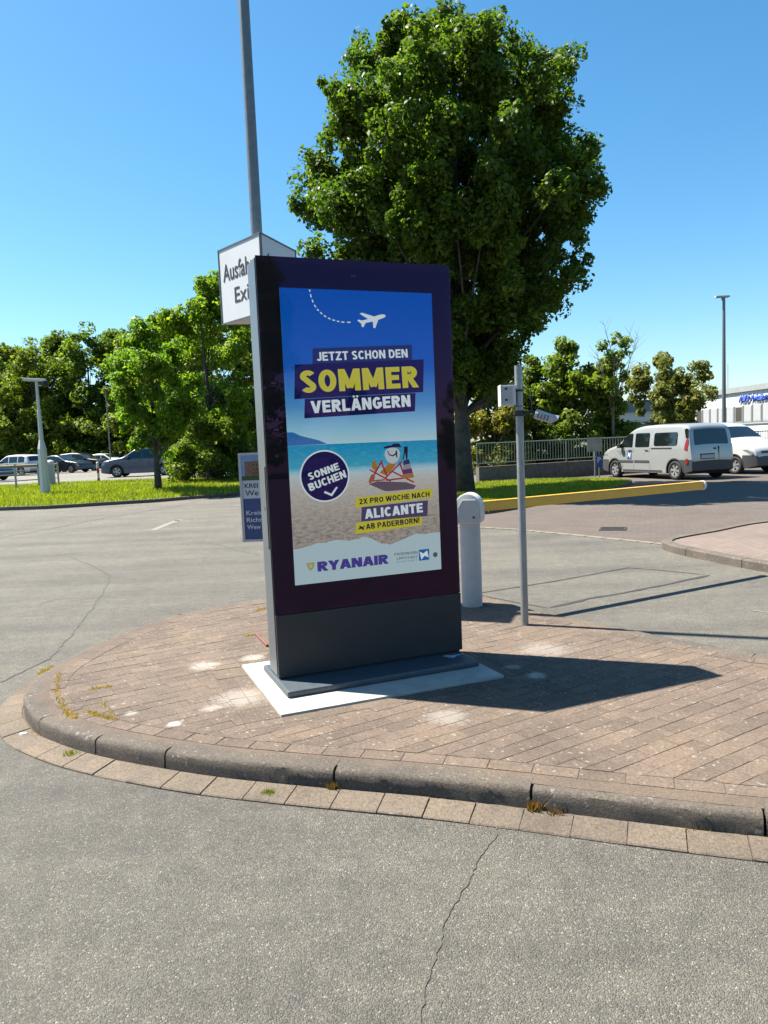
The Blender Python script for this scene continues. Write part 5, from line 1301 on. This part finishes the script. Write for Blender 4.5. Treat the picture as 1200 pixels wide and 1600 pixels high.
# right: trees behind the railing
def rt(px, base_Y, top_y, seed, prof_r, label, mat, n=150, per=130, leaf=.13, nm='garden_tree', key=None, r0=.14):
    b_ = at(px, 700, base_Y); tp_ = at(px, top_y, base_Y); H_ = tp_.z+.2
    prof = [(z*H_, r) for z, r in prof_r]; return tree(nm, label, (b_.x, b_.y, -.2), seed, H_*.92, prof, int(n*1.7), (.2, .5), int(per*.7), leaf*.8, mat, r0, key or label, shell=.25, limbs=26)
rt(775, 33, 590, 41, [(.08, 1.0), (.3, 1.7), (.6, 1.7), (.85, 1.0), (1, .2)], 'dark bushy tree just right of the maple trunk', LEAF_R, 120)
rt(835, 35, 570, 42, [(.08, 1.2), (.3, 1.9), (.6, 1.8), (.85, 1.1), (1, .2)], 'rounded tree behind the security camera pole', LEAF_W, 130)
rt(893, 34, 543, 43, [(.06, 1.1), (.3, 1.7), (.55, 1.75), (.8, 1.1), (1, .25)], 'bright green tree above the railing', LEAF_W, 150)
rt(948, 34.5, 560, 44, [(.05, .8), (.3, 1.15), (.5, 1.1), (.7, .75), (.85, .4), (1, .15)], 'narrow tree with bare twigs poking from its top', LEAF_W, 85)
rt(1050, 45, 563, 45, [(.12, .9), (.35, 2.7), (.6, 2.7), (.78, 3.1), (.88, 1.9), (1, .7)], 'olive green open-crowned tree behind the silver van', LEAF_R, 190, 150)
b_ = at(940, 700, 34.2); mb = MB(); rq = random.Random(4)
for k in range(9):
    s = Vector((rq.uniform(-.15, .15), 0, 2.6)); e = Vector((rq.uniform(-.9, 1.5), rq.uniform(-.5, .5), rq.uniform(4.3, 6.6))); m1 = s.lerp(e, .5)+Vector((rq.gauss(0, .12), 0, .2)); mb.tube([s, m1, e], [.028, .016, .004], 5)
    for j in range(9):
        s2 = m1.lerp(e, rq.uniform(.2, .9)); mb.tube([s2, s2+Vector((rq.uniform(-.5, .6), rq.uniform(-.2, .2), rq.uniform(.1, .7)))], [.009, .003], 4)
mb.tube([(0, 0, -.2), (0, 0, 2.7)], [.09, .06], 8)
bare = thing('bare_tree', 'half leafless dry tree with thin twigs against the sky', 'tree', (b_.x+.35, b_.y-.6, 0)); mb.build('trunk', BARKB, bare)
bc = [(rq.uniform(-.5, .7), rq.uniform(-.3, .3), rq.uniform(3.2, 5.9)) for _ in range(26)]; link('crown', leaves_mesh('crown', bc, [rq.uniform(.12, .3) for _ in bc], 45, .09), LEAF_W, bare)
# trees across the road, seen only mirrored in the kiosk glass
tree('roadside_tree', 'tall roadside tree mirrored in the kiosk glass', (19.5, -25.5, 0), 32, 11.5, WPB, 0, None, 0, 0, LEAF_W, .2, 'wb', 1.0, .95)
for k, (x, y, s_) in enumerate(((25, -23, .42), (29.5, -19, .45), (33, -15, .40), (15, -30, .6))):
    tree('roadside_tree', ('low round tree mirrored beside the tall roadside tree', 'low bushy tree second along the mirrored row', 'low tree at the far end of the mirrored row', 'middling tree before the tall mirrored one')[k], (x, y, 0), 31, 10, WPA, 0, None, 0, 0, LEAF_W, .2, 'wa', k*1.3, s_)

# ------------------------------------------------------------------ buildings on the right
HW = pm('white_cladding', (.72, .72, .70), .6, var=.04, vscale=.6); HROOF = pm('roof_edge_grey', (.33, .36, .36), .7, var=.1, vscale=1); WINF = pm('window_frame_grey', (.40, .41, .42), .5); BLIND = pm('window_blind', (.45, .46, .47), .6, var=.08, vscale=3)
A_ = at(1085, 660, 95); B_ = at(1330, 660, 66)
hall = thing('hangar_building', 'white clad hall with a window band and blue lettering', 'building', (A_.x, A_.y, 0), math.atan2(B_.y-A_.y, B_.x-A_.x))
HL = (B_.to_2d()-A_.to_2d()).length
MB().box(0, HL, 0, 22, -.5, 5.55).build('wall', HW, hall)
MB().box(-.25, HL+.25, -.25, 22.2, 5.56, 6.15).build('roof_edge', HROOF, hall)
nw = int(HL/1.85)
for k in range(nw):
    x = .6+k*1.85
    wd_ = MB().box(x, x+1.5, -.06, -.005, 2.25, 4.0).build('window', WINF, hall); MB().box(x+.1, x+1.4, -.075, -.0605, 2.35, 3.9).build('pane', BLIND if k % 5 else GLASSM, wd_)
    MB().box(x+1.52, x+1.83, -.05, -.004, 2.2, 4.05).build('pier', pm('dark_pier', (.12, .125, .13), .7), hall)
MB().box(0, HL, -.12, -.004, 2.02, 2.18).build('sill', WINF, hall)
for k in range(int(HL/.9)): MB().box(k*.9, k*.9+.03, -.012, -.004, 4.1, 5.5).build('cladding_joint', WINF, hall)
def Hloc(px, py):
    d = ray(px, py); ax = Vector((math.cos(hall.rotation_euler.z), math.sin(hall.rotation_euler.z))); nn = Vector((ax.y, -ax.x))
    o = Vector((A_.x, A_.y)); dd = Vector((d[0], d[1])); t_ = o.dot(nn)/dd.dot(nn); p = dd*t_-o; return Vector((p.dot(ax), CAM_H+d[2]*t_))
BLUEL = pm('blue_letters', (.03, .10, .62), .4)
pa_, pb_ = Hloc(1157, 629), Hloc(1203, 622); pa_.y = 4.45; pb_.y = 4.45
me, co = text_mesh('lettering', 'AUD Aviation', BLUEL, .03); w_ = co[:, 0].max()-co[:, 0].min(); new = np.empty_like(co)
for i, c in enumerate(co): new[i] = (pa_.x+c[0]/w_*(pb_.x-pa_.x), -.2+c[2], pa_.y+c[1]/CAPH*.78)
me.vertices.foreach_set('co', new.ravel()); me.update(); lo = link('lettering', me, BLUEL, hall); sm_ = lo.modifiers.new('thick', 'SOLIDIFY'); sm_.thickness = .1
for x in (2.5, 12.0): MB().tube([(x, 3, 6.1), (x, 3, 9.4)], .035, 6).build('antenna', WINF, hall)
A2 = at(940, 680, 112); hall2 = thing('low_building', 'distant white building with a blue grey roof behind the trees', 'building', (A2.x, A2.y, 0), R(-8))
MB().box(0, 15, 0, 14, -.5, 4.6).build('wall', HW, hall2); MB().box(-.4, 15.4, -.4, 14.4, 4.61, 6.3).build('roof', pm('blue_grey_roof', (.16, .20, .24), .7), hall2)
for k in range(11):
    w__ = MB().box(1+k*1.2, 1.9+k*1.2, -.06, -.004, 1.6, 3.2).build('window', WINF, hall2); MB().box(1.06+k*1.2, 1.84+k*1.2, -.075, -.0605, 1.68, 3.12).build('pane', GLASSM, w__)

# ------------------------------------------------------------------ weeds and moss in the kerb joints, fallen leaves
MOSS = make_leaf('dry_moss', (.28, .20, .05), (.42, .30, .08), .2); WEEDM = make_leaf('weed_leaf', (.08, .13, .015), (.17, .19, .03), .3); LITTER = make_leaf('dry_leaf', (.09, .055, .02), (.19, .115, .04), .2)
def tuft(px, py, z, n, r, h, mat, label, cat='weed', name='weed_tuft'):
    p = un(px, py, z); rr = random.Random(px*7+py)
    def smp(): a = rr.uniform(0, 6.28); q = r*rr.random()**.7; return (q*math.cos(a)*1.6, q*math.sin(a), 0)
    o = blades(name, n, smp, h, mat, None, .0034); o.location = p; return tag(o, label, cat)
tuft(258, 1180, .075, 80, .012, .035, WEEDM, 'small green weed growing in a kerb joint left of the kiosk')
tuft(112, 1178, .022, 90, .03, .02, WEEDM, 'little green weed at the kerb foot on the island\'s rounded end')
tuft(420, 1238, .02, 70, .02, .016, WEEDM, 'flat green weed between two gutter stones')
tuft(521, 1231, .025, 110, .022, .034, LITTER, 'dry brown weed at the foot of a kerb joint below the pad')
tuft(836, 1263, .025, 150, .024, .040, LITTER, 'brown dry weed clump at the kerb joint below the kiosk shadow')
tuft(868, 1270, .024, 90, .024, .018, LITTER, 'flat scrap of dry leaves beside the brown weed clump', 'leaf litter', 'leaf_litter')
tuft(1095, 1291, .025, 80, .05, .012, LITTER, 'thin line of dry leaf litter along the right kerb foot', 'leaf litter', 'leaf_litter')
mp_ = []
rm_ = random.Random(12)
for (pxl, n) in (([(40, 1128), (52, 1148), (80, 1165), (118, 1176)], 520), ([(92, 1052), (88, 1080), (100, 1108), (118, 1122)], 380), ([(62, 1052), (80, 1040)], 60), ([(140, 1078), (175, 1072)], 90), ([(132, 1112), (178, 1124)], 200), ([(160, 1098), (178, 1118)], 60), ([(400, 992), (386, 994)], 90), ([(400, 955), (418, 950)], 120)):
    pts = [un(x, y, ZI if y < 1127 else .012) for x, y in pxl]
    for _ in range(n):
        i = rm_.randrange(len(pts)-1); p = pts[i].lerp(pts[i+1], rm_.random()); mp_.append((p.x+rm_.gauss(0, .012), p.y+rm_.gauss(0, .012), p.z))
it = iter(mp_); tag(blades('moss', len(mp_), lambda: next(it), .014, MOSS, None, .005), 'dry yellow moss in the joints of the rounded island end', 'moss', kind='stuff')
p = un(37, 1148, .012); st_ = MB().lathe([(.012, 0), (.02, .005), (.017, .013), (.006, .017)], (0, 0, 0), 8).build('pebble', WPAINT); st_.location = p; st_.scale = (1.3, .8, .8); tag(st_, 'small white pebble at the kerb foot on the rounded end', 'pebble')
